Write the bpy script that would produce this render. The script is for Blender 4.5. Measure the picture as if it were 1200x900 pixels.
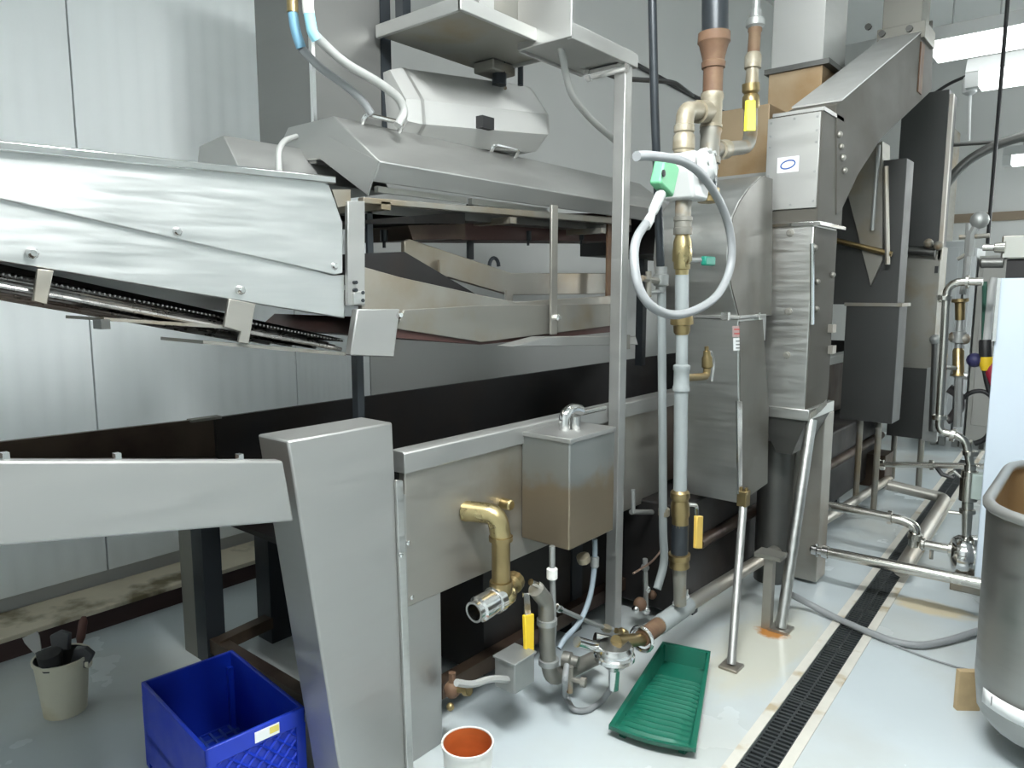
import bpy, bmesh, math, random
from mathutils import Vector, Matrix
random.seed(7)
for o in list(bpy.data.objects): bpy.data.objects.remove(o)
S = bpy.context.scene
COL = S.collection

# ---------------------------------------------------------------- camera
FPX, EYE = 850.0, 1.55
PITCH, YAW = math.atan(110/850), math.atan(717/math.hypot(850, 110))
cam = bpy.data.objects.new('camera', bpy.data.cameras.new('camera'))
COL.objects.link(cam)
cam.location = (0, 0, EYE)
cam.rotation_euler = (math.pi/2 - PITCH, 0, YAW)
cam.data.sensor_width = 36; cam.data.lens = 36*FPX/1200
cam.data.clip_start = .05
S.camera = cam

# ---------------------------------------------------------------- light and exposure
w = bpy.data.worlds.new('world'); S.world = w; w.use_nodes = True
w.node_tree.nodes['Background'].inputs[0].default_value = (.75, .83, .9, 1)
w.node_tree.nodes['Background'].inputs[1].default_value = .05
S.view_settings.view_transform = 'Standard'; S.view_settings.look = 'None'
S.view_settings.gamma = 1; S.view_settings.use_curve_mapping = False
S.view_settings.exposure = 0.0
LAMP_FAR = 3.5         # strength of the fixtures in view, kept low to spare the ducts
# fixtures hanging over the aisle: (x, y, z) of the middle, tubes run along X
FIXTURES = [(-.60, 6.6, 3.42), (-.34, 6.95, 3.235), (-.50, 10.8, 3.15)]
# unseen fixtures set for brightness, with tube strengths; last one added for far wall
UNSEEN = [((-.35, 1.0, 3.25), 145), ((-1.2, .2, 3.4), 10), ((-1.0, 3.2, 3.6), 10), ((.55, 2.3, 3.1), 6), ((2.5, 10.0, 3.0), 220)]

# ---------------------------------------------------------------- helpers
_f = Vector((-math.sin(YAW)*math.cos(PITCH), math.cos(YAW)*math.cos(PITCH), -math.sin(PITCH)))
_r = Vector((math.cos(YAW), math.sin(YAW), 0)); _u = _r.cross(_f)
def A(x, y, X=None, Y=None, Z=None):
    """survey: the point of a real plane X=, Y= or Z= that the photograph shows at pixel x, y"""
    d = _f + _r*((x-600)/FPX) + _u*((450-y)/FPX)
    i, v = (0, X) if X is not None else (1, Y) if Y is not None else (2, Z)
    o = Vector((0, 0, EYE))
    return o + d*((v-o[i])/d[i])
def R(p, wpx):
    """radius in metres of something wpx pixels wide at p"""
    return wpx*.5*(Vector(p)-Vector((0, 0, EYE))).dot(_f)/FPX

class B:
    def __init__(s): s.v = []; s.f = []
    def add(s, vs, fs):
        n = len(s.v); s.v += [Vector(v) for v in vs]; s.f += [[i+n for i in f] for f in fs]; return s
    def box(s, x0, y0, z0, x1, y1, z1):
        return s.add([(x, y, z) for x in (x0, x1) for y in (y0, y1) for z in (z0, z1)],
            [(0,1,3,2),(4,6,7,5),(0,4,5,1),(2,3,7,6),(0,2,6,4),(1,5,7,3)])
    def prism(s, pts, vec):
        n = len(pts); pts = [Vector(p) for p in pts]; vec = Vector(vec)
        return s.add(pts + [p+vec for p in pts], [list(range(n)), list(range(2*n-1, n-1, -1))] +
            [(i, (i+1) % n, n+(i+1) % n, n+i) for i in range(n)])
    def tube(s, pts, r, fillet=0, n=10, closed=False, cap=True, hollow=False):
        P = [Vector(p) for p in pts]
        if fillet and not closed:
            Q = [P[0]]
            for a, b, c in zip(P, P[1:], P[2:]):
                d1, d2 = (a-b), (c-b); k = min(fillet, d1.length*.48, d2.length*.48)
                p0, p2 = b+d1.normalized()*k, b+d2.normalized()*k
                for t in (0, .2, .4, .6, .8, 1): Q.append(p0*(1-t)**2 + b*2*t*(1-t) + p2*t*t)
            P = Q+[P[-1]]
        m = len(P); rr = r if isinstance(r, (list, tuple)) else [r]*m
        T = []
        for i in range(m):
            a, b = (P[(i-1) % m], P[(i+1) % m]) if closed else (P[max(i-1, 0)], P[min(i+1, m-1)])
            T.append((b-a).normalized() if (b-a).length > 1e-9 else Vector((0, 0, 1)))
        ref = Vector((0, 0, 1)) if abs(T[0].z) < .9 else Vector((1, 0, 0))
        nrm = (ref-T[0]*ref.dot(T[0])).normalized(); vs = []
        for i in range(m):
            nrm = (nrm-T[i]*nrm.dot(T[i])).normalized(); bi = T[i].cross(nrm)
            vs += [P[i]+(nrm*math.cos(2*math.pi*k/n)+bi*math.sin(2*math.pi*k/n))*rr[i] for k in range(n)]
        fs = [(i*n+k, i*n+(k+1) % n, ((i+1) % m)*n+(k+1) % n, ((i+1) % m)*n+k) for i in range(m if closed else m-1) for k in range(n)]
        if cap and not closed: fs += [list(range(n-1, -1, -1)), list(range((m-1)*n, m*n))]
        return s.add(vs, fs)
    def lathe(s, p, d, prof, n=16, cap=True):
        p = Vector(p); d = Vector(d).normalized()
        ref = Vector((0, 0, 1)) if abs(d.z) < .9 else Vector((1, 0, 0))
        a = (ref-d*ref.dot(d)).normalized(); b = d.cross(a); m = len(prof)
        vs = [p+d*t+(a*math.cos(2*math.pi*k/n)+b*math.sin(2*math.pi*k/n))*max(r, 1e-4) for t, r in prof for k in range(n)]
        fs = [(i*n+k, i*n+(k+1) % n, (i+1)*n+(k+1) % n, (i+1)*n+k) for i in range(m-1) for k in range(n)]
        if cap: fs += [list(range(n-1, -1, -1)), list(range((m-1)*n, m*n))]
        return s.add(vs, fs)
    def ball(s, p, r, n=10):
        return s.lathe(p, (0, 0, 1), [(r*math.sin(t), r*math.cos(t)) for t in [math.pi*(i/6-.5) for i in range(7)]], n)
    def turn(s, M):
        s.v = [M @ v for v in s.v]; return s
    def make(s, name, mat, parent=None, label=None, bevel=0, kind=None):
        off = Vector(parent['base']) if parent is not None else Vector((0, 0, 0))
        me = bpy.data.meshes.new(name)
        me.from_pydata([v-off for v in s.v], [], s.f)
        bm = bmesh.new(); bm.from_mesh(me); bmesh.ops.recalc_face_normals(bm, faces=bm.faces); bm.to_mesh(me); bm.free()
        for p in me.polygons: p.use_smooth = True
        me.set_sharp_from_angle(angle=math.radians(38))
        me.materials.append(mat)
        o = bpy.data.objects.new(name, me); COL.objects.link(o)
        if parent is not None:
            o.parent = parent
            o['base'] = list(off)
        else: o['base'] = [0, 0, 0]
        if label: o['label'] = label
        if kind: o['kind'] = kind
        if bevel:
            b = o.modifiers.new('bevel', 'BEVEL'); b.width = bevel; b.segments = 2; b.limit_method = 'ANGLE'; b.angle_limit = math.radians(40)
        return o
def thing(name, label, cat, base, group=None):
    o = bpy.data.objects.new(name, None); COL.objects.link(o); o.location = base; o['base'] = list(base)
    o.empty_display_size = .05
    o['label'] = label; o['category'] = cat
    if group: o['group'] = group
    return o
def solo(o, label, cat, group=None):
    """a thing that is one mesh: origin to its base"""
    vs = [v.co for v in o.data.vertices]
    c = Vector(((min(v.x for v in vs)+max(v.x for v in vs))/2, (min(v.y for v in vs)+max(v.y for v in vs))/2, min(v.z for v in vs)))
    o.data.transform(Matrix.Translation(-c)); o.location = c; o['base'] = list(c)
    o['label'] = label; o['category'] = cat
    if group: o['group'] = group
    return o
def struct(o): o['kind'] = 'structure'; return o
def dup(root, loc, label=None):
    r = root.copy(); COL.objects.link(r); r.location = loc
    if label: r['label'] = label
    for ch in list(root.children):
        c = ch.copy(); COL.objects.link(c); c.parent = r
        for g in ch.children:
            d = g.copy(); COL.objects.link(d); d.parent = c
    return r

# ---------------------------------------------------------------- materials
def mat(name, col, rough=.5, metal=0, noise=0, scale=6, stretch=(1, 1, 1), bump=0, stain=None, stain_lo=.5, stain_hi=.7, stain_scale=3, stain_stretch=(1, 1, 1), rvar=.08, emit=0, coat=0):
    m = bpy.data.materials.new(name); m.use_nodes = True
    N, L = m.node_tree.nodes, m.node_tree.links; b = N['Principled BSDF']
    b.inputs['Roughness'].default_value = rough; b.inputs['Metallic'].default_value = metal
    b.inputs['Base Color'].default_value = (*col, 1)
    if coat: b.inputs['Coat Weight'].default_value = coat; b.inputs['Coat Roughness'].default_value = .12
    if emit: b.inputs['Emission Color'].default_value = (*col, 1); b.inputs['Emission Strength'].default_value = emit
    if noise or bump or stain:
        tc = N.new('ShaderNodeTexCoord'); mp = N.new('ShaderNodeMapping'); mp.inputs['Scale'].default_value = stretch
        L.new(tc.outputs['Object'], mp.inputs[0])
        nz = N.new('ShaderNodeTexNoise'); nz.inputs['Scale'].default_value = scale; nz.inputs['Detail'].default_value = 5
        L.new(mp.outputs[0], nz.inputs[0])
        mx = N.new('ShaderNodeMix'); mx.data_type = 'RGBA'
        mx.inputs[6].default_value = (*[c*(1-noise) for c in col], 1); mx.inputs[7].default_value = (*[min(1, c*(1+noise)) for c in col], 1)
        L.new(nz.outputs[0], mx.inputs[0]); out = mx.outputs[2]
        mr = N.new('ShaderNodeMapRange'); mr.inputs[1].default_value = .3; mr.inputs[2].default_value = .7
        mr.inputs[3].default_value = max(.02, rough-rvar); mr.inputs[4].default_value = min(1, rough+rvar)
        L.new(nz.outputs[0], mr.inputs[0]); L.new(mr.outputs[0], b.inputs['Roughness'])
        if stain:
            m2 = N.new('ShaderNodeMapping'); m2.inputs['Scale'].default_value = stain_stretch; L.new(tc.outputs['Object'], m2.inputs[0])
            n2 = N.new('ShaderNodeTexNoise'); n2.inputs['Scale'].default_value = stain_scale; n2.inputs['Detail'].default_value = 6; L.new(m2.outputs[0], n2.inputs[0])
            r2 = N.new('ShaderNodeMapRange'); r2.inputs[1].default_value = stain_lo; r2.inputs[2].default_value = stain_hi; L.new(n2.outputs[0], r2.inputs[0])
            x2 = N.new('ShaderNodeMix'); x2.data_type = 'RGBA'; x2.inputs[7].default_value = (*stain, 1)
            L.new(r2.outputs[0], x2.inputs[0]); L.new(out, x2.inputs[6]); out = x2.outputs[2]
        L.new(out, b.inputs['Base Color'])
        if bump:
            bp = N.new('ShaderNodeBump'); bp.inputs['Strength'].default_value = bump; bp.inputs['Distance'].default_value = .004
            L.new(nz.outputs[0], bp.inputs['Height']); L.new(bp.outputs[0], b.inputs['Normal'])
    return m
STEEL = mat('brushed stainless', (.60, .60, .58), .36, 1, .10, 5, (1, 1, 14), .05)
DUCTM = mat('brown duct steel darkened for shade', (.085, .08, .068), .7, 0, .06, 2.5, (1, 1, 2), 0, stain=(.065, .056, .042), stain_lo=.5, stain_hi=.8, stain_scale=1.5)  # shade of the unlit duct sides is put into this brown
DUCTM.node_tree.nodes['Principled BSDF'].inputs['Specular IOR Level'].default_value = .25
DUCTDK = mat('near black duct steel', (.055, .057, .055), .5, .4, .15, 4)
SIDEST = mat('casing side darkened for shade', (.13, .125, .108), .5, .35, .1, 3, stain=(.10, .088, .065), stain_lo=.5, stain_hi=.75)  # casing side painted dark, as if turned from the lamps
BROWNST = mat('brown stained flue steel', (.40, .30, .19), .45, .45, .15, 4, stain=(.30, .19, .09), stain_lo=.45, stain_hi=.7)
GREYD = mat('grey stack steel', (.20, .20, .193), .42, .7, .08, 4, (1, 1, 9), .03)
PALEM = mat('pale grey machine paint', (.42, .42, .405), .4, .2, .05, 8)
STEELH = mat('brushed stainless along', (.66, .67, .66), .40, 1, .10, 5, (1, 1, 12), .05)
SATIN = mat('satin stainless', (.41, .41, .395), .50, .85, .06, 4, (1, 1, 6), .03)
DULL = mat('dull steel with film', (.27, .262, .235), .55, .8, .12, 4, (1, 1, 5), .05, stain=(.25, .20, .13), stain_lo=.52, stain_hi=.72)
STAINED = mat('stained warm steel', (.38, .365, .33), .45, .85, .12, 4, (1, 1, 4), .05, stain=(.25, .19, .115), stain_lo=.48, stain_hi=.8, stain_scale=2.2)
DARKST = mat('dark filmed steel', (.13, .13, .123), .45, .8, .15, 4, (1, 1, 6), .05)
BRIGHT = mat('polished steel', (.72, .72, .71), .16, 1, .05, 6, rvar=.05)
PIPEST = mat('sanitary pipe steel', (.60, .585, .54), .22, 1, .05, 6, rvar=.06)
GALV = mat('galvanised pipe', (.33, .34, .33), .45, .6, .15, 20, bump=.1)
GREYP = mat('grey painted pipe', (.28, .305, .305), .45, 0, .08, 12)
IRON = mat('dull iron fittings', (.25, .24, .21), .55, .5, .2, 18, bump=.15, stain=(.28, .19, .10), stain_lo=.5, stain_hi=.75, stain_scale=14)
TANFIT = mat('tan sealed fittings', (.27, .235, .17), .5, .4, .25, 18, bump=.15, stain=(.40, .37, .30), stain_lo=.5, stain_hi=.7, stain_scale=12)
RUST = mat('rusty brown pipe', (.14, .078, .046), .7, .15, .35, 18, bump=.2, stain=(.19, .125, .075), stain_lo=.5, stain_hi=.7, stain_scale=9)
REDBR = mat('dark red brown film', (.07, .033, .028), .5, .3, .25, 8)
BRASS = mat('brass', (.52, .42, .22), .3, 1, .12, 14, bump=.05)
OLDBR = mat('tarnished brass', (.33, .25, .125), .38, 1, .2, 14, bump=.08)
BLACKP = mat('black iron pipe', (.025, .03, .035), .38, .3, .1, 10)
BLACK = mat('black rubber', (.015, .015, .016), .5, 0)
OIL = mat('carbonised black tank', (.012, .011, .011), .55, .2, .3, 5, stain=(.02, .013, .009), stain_lo=.5, stain_hi=.7)
BROWNT = mat('brown oiled steel', (.085, .060, .042), .45, .5, .3, 4, (1, 3, 1), .05, stain=(.04, .022, .016), stain_lo=.45, stain_hi=.65)
WHITEP = mat('white plastic', (.72, .72, .68), .45, 0, .05, 8)
WHITEM = mat('white painted metal', (.50, .51, .50), .45, 0)
YELLOW = mat('yellow lever sleeve', (.85, .58, .03), .42, 0)
YELLOWB = mat('bright yellow lever sleeve', (.85, .80, .05), .42, 0)
AMBER = mat('amber lever sleeve', (.72, .48, .10), .42, 0)
GREENH = mat('green lever sleeve', (.008, .20, .14), .45, 0)
GREENB = mat('pale green enclosure', (.13, .40, .21), .5, 0, .05, 10)
GREENT = mat('green tray plastic', (.005, .115, .072), .35, 0, .08, 10, coat=.2)
BLUE = mat('blue crate plastic', (.006, .034, .44), .42, 0, .12, 8)
LTBLUE = mat('pale blue tape', (.30, .62, .72), .5, 0)
HOSE = mat('grey ribbed hose', (.24, .25, .255), .45, 0, .06, 30)
FLEXG = mat('pale grey flexible conduit', (.36, .365, .35), .5, .1, .06, 30)
OFFW = mat('off-white bucket', (.62, .59, .47), .5, 0, .1, 8, stain=(.5, .42, .25), stain_lo=.55, stain_hi=.7)
ORANGE = mat('orange residue', (.50, .12, .03), .4, 0, .35, 9, (1, 1, 3))
TANB = mat('tan board', (.42, .31, .17), .7, 0, .25, 25, bump=.2)
RED = mat('red plastic', (.38, .02, .05), .5, 0)
PAPER = mat('white label', (.82, .83, .82), .5, 0)
INK = mat('blue ink', (.03, .10, .35), .5, 0)
REDINK = mat('red ink', (.50, .08, .07), .5, 0)
GREYINK = mat('grey ink', (.2, .2, .2), .5, 0)
PANEL = mat('white wall panel', (.86, .90, .90), .38, 0, .03, 2, (1, 8, .3), stain=(.80, .83, .82), stain_lo=.45, stain_hi=.75, stain_scale=1.2)
PLASTER = mat('grey white wall', (.52, .525, .51), .6, 0, .04, 3)
CURB = mat('dirty cream curb', (.60, .54, .42), .6, 0, .2, 6, stain=(.16, .13, .07), stain_lo=.52, stain_hi=.68, stain_scale=5)
CURBD = mat('dark cove base', (.05, .026, .024), .6, 0, .2, 6)
CEIL = mat('ceiling', (.72, .73, .72), .7, 0)
BROWNTRIM = mat('brown wall band', (.22, .17, .12), .6, 0)
CONC = mat('pale concrete border', (.58, .56, .50), .55, 0, .15, 14, bump=.1, stain=(.40, .33, .22), stain_lo=.58, stain_hi=.68, stain_scale=6)
CASTIRON = mat('dark drain grate', (.035, .04, .042), .45, .2, .2, 20)
LENSF = mat('lit far diffuser', (.96, 1.0, 1.0), .5, 0, emit=LAMP_FAR)

# epoxy floor, pale blue grey with worn tan film near the machine, wet gloss
def floor_mat():
    m = mat('epoxy floor', (.50, .555, .575), .22, 0, .06, 1.6, bump=0, stain=(.46, .47, .44), stain_lo=.45, stain_hi=.7, stain_scale=1.1, rvar=.10)
    N, L = m.node_tree.nodes, m.node_tree.links; b = N['Principled BSDF']
    src = b.inputs['Base Color'].links[0].from_socket
    tc = next(n for n in N if n.type == 'TEX_COORD')
    def blot(p, rad, col, amt, prev):
        mp = N.new('ShaderNodeMapping'); mp.vector_type = 'POINT'
        mp.inputs['Scale'].default_value = (1/rad[0], 1/rad[1], 0); mp.inputs['Location'].default_value = (-p[0]/rad[0], -p[1]/rad[1], 0)
        L.new(tc.outputs['Object'], mp.inputs[0])
        n = N.new('ShaderNodeTexNoise'); n.inputs['Scale'].default_value = 2.2; n.inputs['Detail'].default_value = 5; L.new(mp.outputs[0], n.inputs[0])
        ad = N.new('ShaderNodeVectorMath'); ad.operation = 'MULTIPLY_ADD'; L.new(n.outputs[1], ad.inputs[0]); ad.inputs[1].default_value = (.9, .9, 0); ad.inputs[2].default_value = (-.45, -.45, 0)
        a2 = N.new('ShaderNodeVectorMath'); L.new(ad.outputs[0], a2.inputs[0]); L.new(mp.outputs[0], a2.inputs[1])
        ln = N.new('ShaderNodeVectorMath'); ln.operation = 'LENGTH'; L.new(a2.outputs[0], ln.inputs[0])
        mr = N.new('ShaderNodeMapRange'); mr.interpolation_type = 'SMOOTHSTEP'; mr.inputs[1].default_value = .55; mr.inputs[2].default_value = 1.1; mr.inputs[3].default_value = amt; mr.inputs[4].default_value = 0
        L.new(ln.outputs['Value'], mr.inputs[0])
        mx = N.new('ShaderNodeMix'); mx.data_type = 'RGBA'; mx.inputs[7].default_value = (*col, 1)
        L.new(mr.outputs[0], mx.inputs[0]); L.new(prev, mx.inputs[6]); return mx.outputs[2]
    q = blot(A(895, 760, Z=0), (.22, .5), (.52, .50, .40), .7, src)            # tan film
    q = blot(A(905, 741, Z=0), (.08, .07), (.42, .16, .02), .95, q)          # rust at the leg foot
    q = blot(A(1090, 712, Z=0), (.22, .10), (.62, .52, .34), .9, q)          # dried cream puddle
    L.new(q, b.inputs['Base Color'])
    return m
FLOOR = floor_mat()

# ---------------------------------------------------------------- room shell
XW, YF = -3.76, 12.0
DX = lambda y: -.792-.033*(y-2.2)              # centre line of the trench drain
DW = .056
y0, y1 = -3.0, YF
fb = B()
for sgn, xe in ((-1, XW-.1), (1, 5.0)):
    fb.prism([(xe, y0, 0), (DX(y0)+sgn*DW, y0, 0), (DX(y1)+sgn*DW, y1, 0), (xe, y1, 0)], (0, 0, -.09))
fb.prism([(DX(y0)-DW, y0, -.075), (DX(y0)+DW, y0, -.075), (DX(y1)+DW, y1, -.075), (DX(y1)-DW, y1, -.075)], (0, 0, -.015))
struct(fb.make('floor', FLOOR))
for k, sgn in ((1, -1), (2, 1)):
    b = B()
    b.prism([(DX(y)+sgn*(DW+d), y, .001) for y, d in ((y0, 0), (y1, 0), (y1, .036), (y0, .036))], (0, 0, .003))
    struct(b.make('trim_%d' % k, CONC))
wl = struct(B().box(XW-.16, y0, 0, XW-.03, y1, 5.2).make('wall_left', PLASTER))
# insulated panels of the left wall with shallow vertical ribs, a seam between neighbours
def panel_bm(wd):
    b = B(); pts = [(XW-.03, 0), (XW-.03, wd)]; prof = []
    n = 13; p = wd/n
    for i in range(n):
        y = i*p
        prof += [(XW, y+.004), (XW, y+p*.42), (XW-.0012, y+p*.5), (XW-.0012, y+p-.012)]
    prof[-1] = (XW-.0012, wd-.004)
    poly = [(XW-.03, wd-.004)] + prof[::-1] + [(XW-.03, .004)]
    return b.prism([(x, y, .17) for x, y in poly], (0, 0, 5.0))
seam = A(95, 240, X=XW).y; PW = 1.12
ps = []
YWE = A(434, 440, X=XW).y
yk = seam - 3*PW
while yk < y1-.02:
    if not ps:
        o = panel_bm(PW).make('wall_panel', PANEL, wl); o.location.y = yk
    else:
        o = ps[0].copy(); COL.objects.link(o); o.parent = wl; o.location.y = yk
    ps.append(o); yk += PW
    if yk > YWE: break
ps[-1].scale.y = (YWE-ps[-1].location.y)/PW
B().box(XW-.03, YWE+.005, .1, XW, y1, 5.17).make('wall_section', PLASTER, wl, 'plain grey wall section beyond the ribbed panels')
struct(B().box(XW, y0, .085, XW+.29, y1, .108).make('baseboard_left', CURB, bevel=.004))
struct(B().box(XW, y0, 0, XW+.275, y1, .085).make('trim_3', CURBD))
struct(B().box(XW-.1, YF, 0, 5.0, YF+.15, 5.2).make('wall_far', PLASTER))
struct(B().box(5.0, y0, 0, 5.15, y1, 5.2).make('wall_right', PANEL))
struct(B().box(XW-.1, y0-.15, 0, 5.0, y0, 5.2).make('wall_near', PANEL))
struct(B().box(XW-.1, y0, 5.2, 5.0, y1, 5.3).make('ceiling', CEIL))
zb = A(1150, 254, Y=YF).z
struct(B().box(-2.6, YF-.03, zb-.07, 5.0, YF, zb+.05).make('trim_4', BROWNTRIM))

# ---------------------------------------------------------------- fluorescent fixtures
fx0 = FIXTURES[0]
def fixture(c, label, group, lens):
    t = thing('ceiling_light', label, 'light', c, group); x, y, z = c; h = .75
    t_ = B().prism([(x-h, y-.13, z), (x-h, y-.08, z+.11), (x-h, y+.08, z+.11), (x-h, y+.13, z)], (2*h, 0, 0)).make('housing', WHITEM, t)
    B().prism([(x-h+.09, y-.125, z-.001), (x-h+.09, y-.10, z-.11), (x-h+.09, y+.10, z-.11), (x-h+.09, y+.125, z-.001)], (2*h-.18, 0, 0)).make('diffuser', lens, t)
    for s in (-1, 1):
        xa = x+s*(h-.044)
        B().prism([(xa-.045, y-.125, z-.001), (xa-.045, y-.10, z-.11), (xa-.045, y+.10, z-.11), (xa-.045, y+.125, z-.001)], (.09, 0, 0)).make('end_cap', WHITEM, t)
        B().tube([(x+s*h*.75, y, z+.07), (x+s*h*.75, y, 5.19)], .006, n=6).make('hanger_rod', GALV, t)
    return t
GL = 'fluorescent lights over the aisle'
L0 = fixture(fx0, 'large bright fluorescent light at the top right, nearest and highest in view', GL, LENSF)
dup(L0, FIXTURES[1], 'smaller glowing fluorescent light hanging just below and behind the large bright one')
dup(L0, FIXTURES[2], 'farthest small glowing light near the far wall at the right edge')
for (c, e), lb_ in zip(UNSEEN, ('strongest fluorescent light over the aisle, above and outside the view', 'unseen fluorescent light added above the incline conveyor for wall brightness', 'unseen fluorescent light added above the fryer hood to fit the brightness',
        'unseen fluorescent light added on the far side of the aisle to fit the brightness', 'unseen fluorescent light added beyond the right edge to brighten the far wall')):
    fixture(c, lb_, GL, mat('lit diffuser', (.96, 1.0, 1.0), .5, 0, emit=e))

# ================================================================ fryer tank (long oil tank, far into the room)
XF, XB, ZR, YT0, YT1 = -1.67, -2.70, 1.055, 1.40, 7.6
t = thing('fryer_tank', 'long steel fryer tank with blackened inside running away behind the grey control box', 'fryer', (-2.2, 3, 0))
B().box(XB, YT0, .62, XB+.02, YT1, ZR).make('back_wall', OIL, t)
B().box(XF-.05, 1.47, .62, XF-.03, YT1, ZR-.03).make('inner_wall', OIL, t)
B().box(XB, YT0+.05, .60, XF-.02, YT1, .62).make('tank_bottom', OIL, t)
B().box(XB, YT1, .60, XF-.02, YT1+.02, ZR).make('end_wall', OIL, t)
# front skirt panel with folded rim above
B().box(XF-.03, 1.475, .545, XF, 3.15, .985).make('skirt_panel', STAINED, t, 'satin steel front skirt with brown haze', bevel=.004)
B().prism([(XF-.05, 1.465, .985), (XF+.012, 1.465, .985), (XF+.012, 1.465, ZR-.006), (XF+.004, 1.465, ZR), (XF-.05, 1.465, ZR)], (0, 5.6, 0)).make('rim', SATIN, t, bevel=.003)
B().box(XF-.03, 3.16, .60, XF-.008, YT1, .985).make('rear_skirt_panel', BROWNT, t, 'dark brown filmed skirt further along', bevel=.004)
B().box(XF-.035, 1.482, 0, XF-.005, 1.63, .56).make('leg_panel', SATIN, t, bevel=.004)
B().prism([(XF-.03, 1.455, .30), (XF+.012, 1.455, .30), (XF+.012, 1.468, .30), (XF-.03, 1.468, .30)], (0, 0, .62)).make('corner_flange', SATIN, t)
for p in ((478, 636), (482, 700), (468, 650)):
    q = A(*p, X=XF); B().lathe(q-Vector((.004, 0, 0)), (1, 0, 0), [(0, .008), (.008, .008), (.010, .005)], 8).make('bolt', BRIGHT, t)
B().box(XB+.04, YT0+.2, .52, XF-.1, YT1-.3, .6).make('belly_pan', DARKST, t)
B().box(XB+.12, 1.98, .05, XF-.13, YT1-.3, .52).make('dark_filler', OIL, t, 'black filler box added to darken the space below the tank')  # added black box hides the lit floor under the tank
for y in (2.6, 4.4, 6.2, 7.3):
    for x in (XB+.10, XF-.16):
        B().box(x-.04, y-.04, 0, x+.04, y+.04, .53).make('leg', BLACKP, t)
for x in (XB+.10, XF-.10):
    B().box(x-.025, 1.7, .10, x+.025, 7.3, .16).make('lower_rail', BROWNT, t)
for y in (1.75, 3.5, 5.3):
    B().box(XB+.1, y-.03, .10, XF-.16, y+.03, .16).make('cross_rail', BROWNT, t)

tb = thing('shade_box', 'black box added for the dark space below the curved casing', 'burner', (-1.55, 4.5, 0))
B().box(-1.77, 2.95, .05, -1.46, 6.6, .57).make('body', OIL, tb, bevel=.01)  # added black box standing in for deep shade under the casing
for y in (3.1, 4.3, 5.4, 6.4): B().box(-1.70, y, 0, -1.46, y+.05, .05).make('foot', BLACKP, tb)
B().tube([(-1.445, 3.1, .36), (-1.445, 6.5, .36)], .03, n=10).make('burner_pipe', BROWNT, tb)

# slanted support box at the discharge end
XS = -1.64
p0, p1 = A(337, 517, X=XS), A(460, 500, X=XS); p2 = A(461, 562, X=XS); p3 = A(471, 562, X=XS); p4 = A(480, 900, X=XS); p5 = A(376, 905, X=XS)
zt = p0.z
p1.z = p0.z; p4.z = p5.z = 0
p5 = p0 + (A(398, 900, X=XS)-p0)*(p0.z/(p0.z-A(398, 900, X=XS).z))
t = thing('support_box', 'tall slanted plain steel box standing on the floor left of the fryer skirt', 'support', (XS-.07, 1.25, 0))
B().prism([p0, p1, p4, p5], (-.145, 0, 0)).make('body', SATIN, t, bevel=.006)
B().prism([p2+Vector((.001, .0, 0)), p3+Vector((.001, -.006, 0)), Vector((XS+.001, p4.y+.006, .02)), Vector((XS+.001, p4.y-.02, .02))], (.012, 0, 0)).make('edge_strip', STEEL, t, bevel=.002)
q = A(469, 650, X=XS+.013); B().lathe(q, (1, 0, 0), [(0, .007), (.006, .007), (.008, .004)], 8).make('bolt', BRIGHT, t)

# ================================================================ discharge chute at the left edge
XC = -1.60
t = thing('discharge_chute', 'lower steel chute with pale front beam and brown oiled inside at the left edge', 'chute', (-2.1, .6, 0))
a1, a2 = A(332, 540, X=XC), A(345, 611, X=XC); YC0 = -1.9
def along(p, q, y):
    return p+(q-p)*((y-p.y)/(q.y-p.y))
a0, a3 = along(a1, A(-140, 540, X=XC), YC0), along(a2, A(-140, 652, X=XC), YC0)
B().prism([a0, a1, a2, a3], (-.035, 0, 0)).make('front_beam', SATIN, t, 'pale satin front beam', bevel=.006)
for x in (10, 142, 286): B().box(*(A(x, 538, X=XC)+Vector((-.03, -.006, -.004))), *(A(x, 538, X=XC)+Vector((-.012, .006, .010)))).make('stud', BRIGHT, t)
yb0, yb1 = YC0, 1.395
B().prism([(XB+.01, yb0, 1.42), (XB+.01, .2, 1.085), (XB+.01, yb1, ZR), (XB+.01, yb1, .86), (XB+.01, yb0, a3.z-.02)], (-.02, 0, 0)).make('back_plate', BROWNT, t)
B().add([(XB+.01, yb0, a3.z), (XB+.01, yb1, .90), (XC-.04, a2.y-.02, a2.z+.04), (XC-.04, yb0, a3.z+.03), (XB+.01, yb0, a3.z-.02), (XB+.01, yb1, .88), (XC-.04, a2.y-.02, a2.z+.02), (XC-.04, yb0, a3.z+.01)], [(0,1,2,3), (7,6,5,4), (0,4,5,1), (1,5,6,2), (2,6,7,3), (3,7,4,0)]).make('chute_bottom', BROWNT, t)
B().box(XB-.012, 1.30, ZR-.004, XB+.03, 1.42, ZR+.006).make('lip_strip', DULL, t)
q = A(240, 768, Z=0)
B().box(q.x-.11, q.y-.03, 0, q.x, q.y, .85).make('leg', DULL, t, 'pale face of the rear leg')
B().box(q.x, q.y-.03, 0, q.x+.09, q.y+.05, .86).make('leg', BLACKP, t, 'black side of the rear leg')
q2 = A(322, 745, Z=0)
B().box(q2.x-.05, q2.y-.05, 0, q2.x+.06, q2.y+.05, .86).make('leg', BLACKP, t, 'second black leg')
B().box(q.x-.02, q.y, .76, q2.x+.05, q.y+.04, .82).make('cross_rail', BROWNT, t)
B().prism([A(258, 752, Z=.12), A(345, 712, Z=.12), A(345, 704, Z=.12), A(258, 744, Z=.12)], (0, 0, -.05)).make('lower_rail', BROWNT, t)
B().box(q.x+.05, q.y-.02, .05, -1.8, q.y+.03, .11).make('lower_rail', BROWNT, t)

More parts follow.
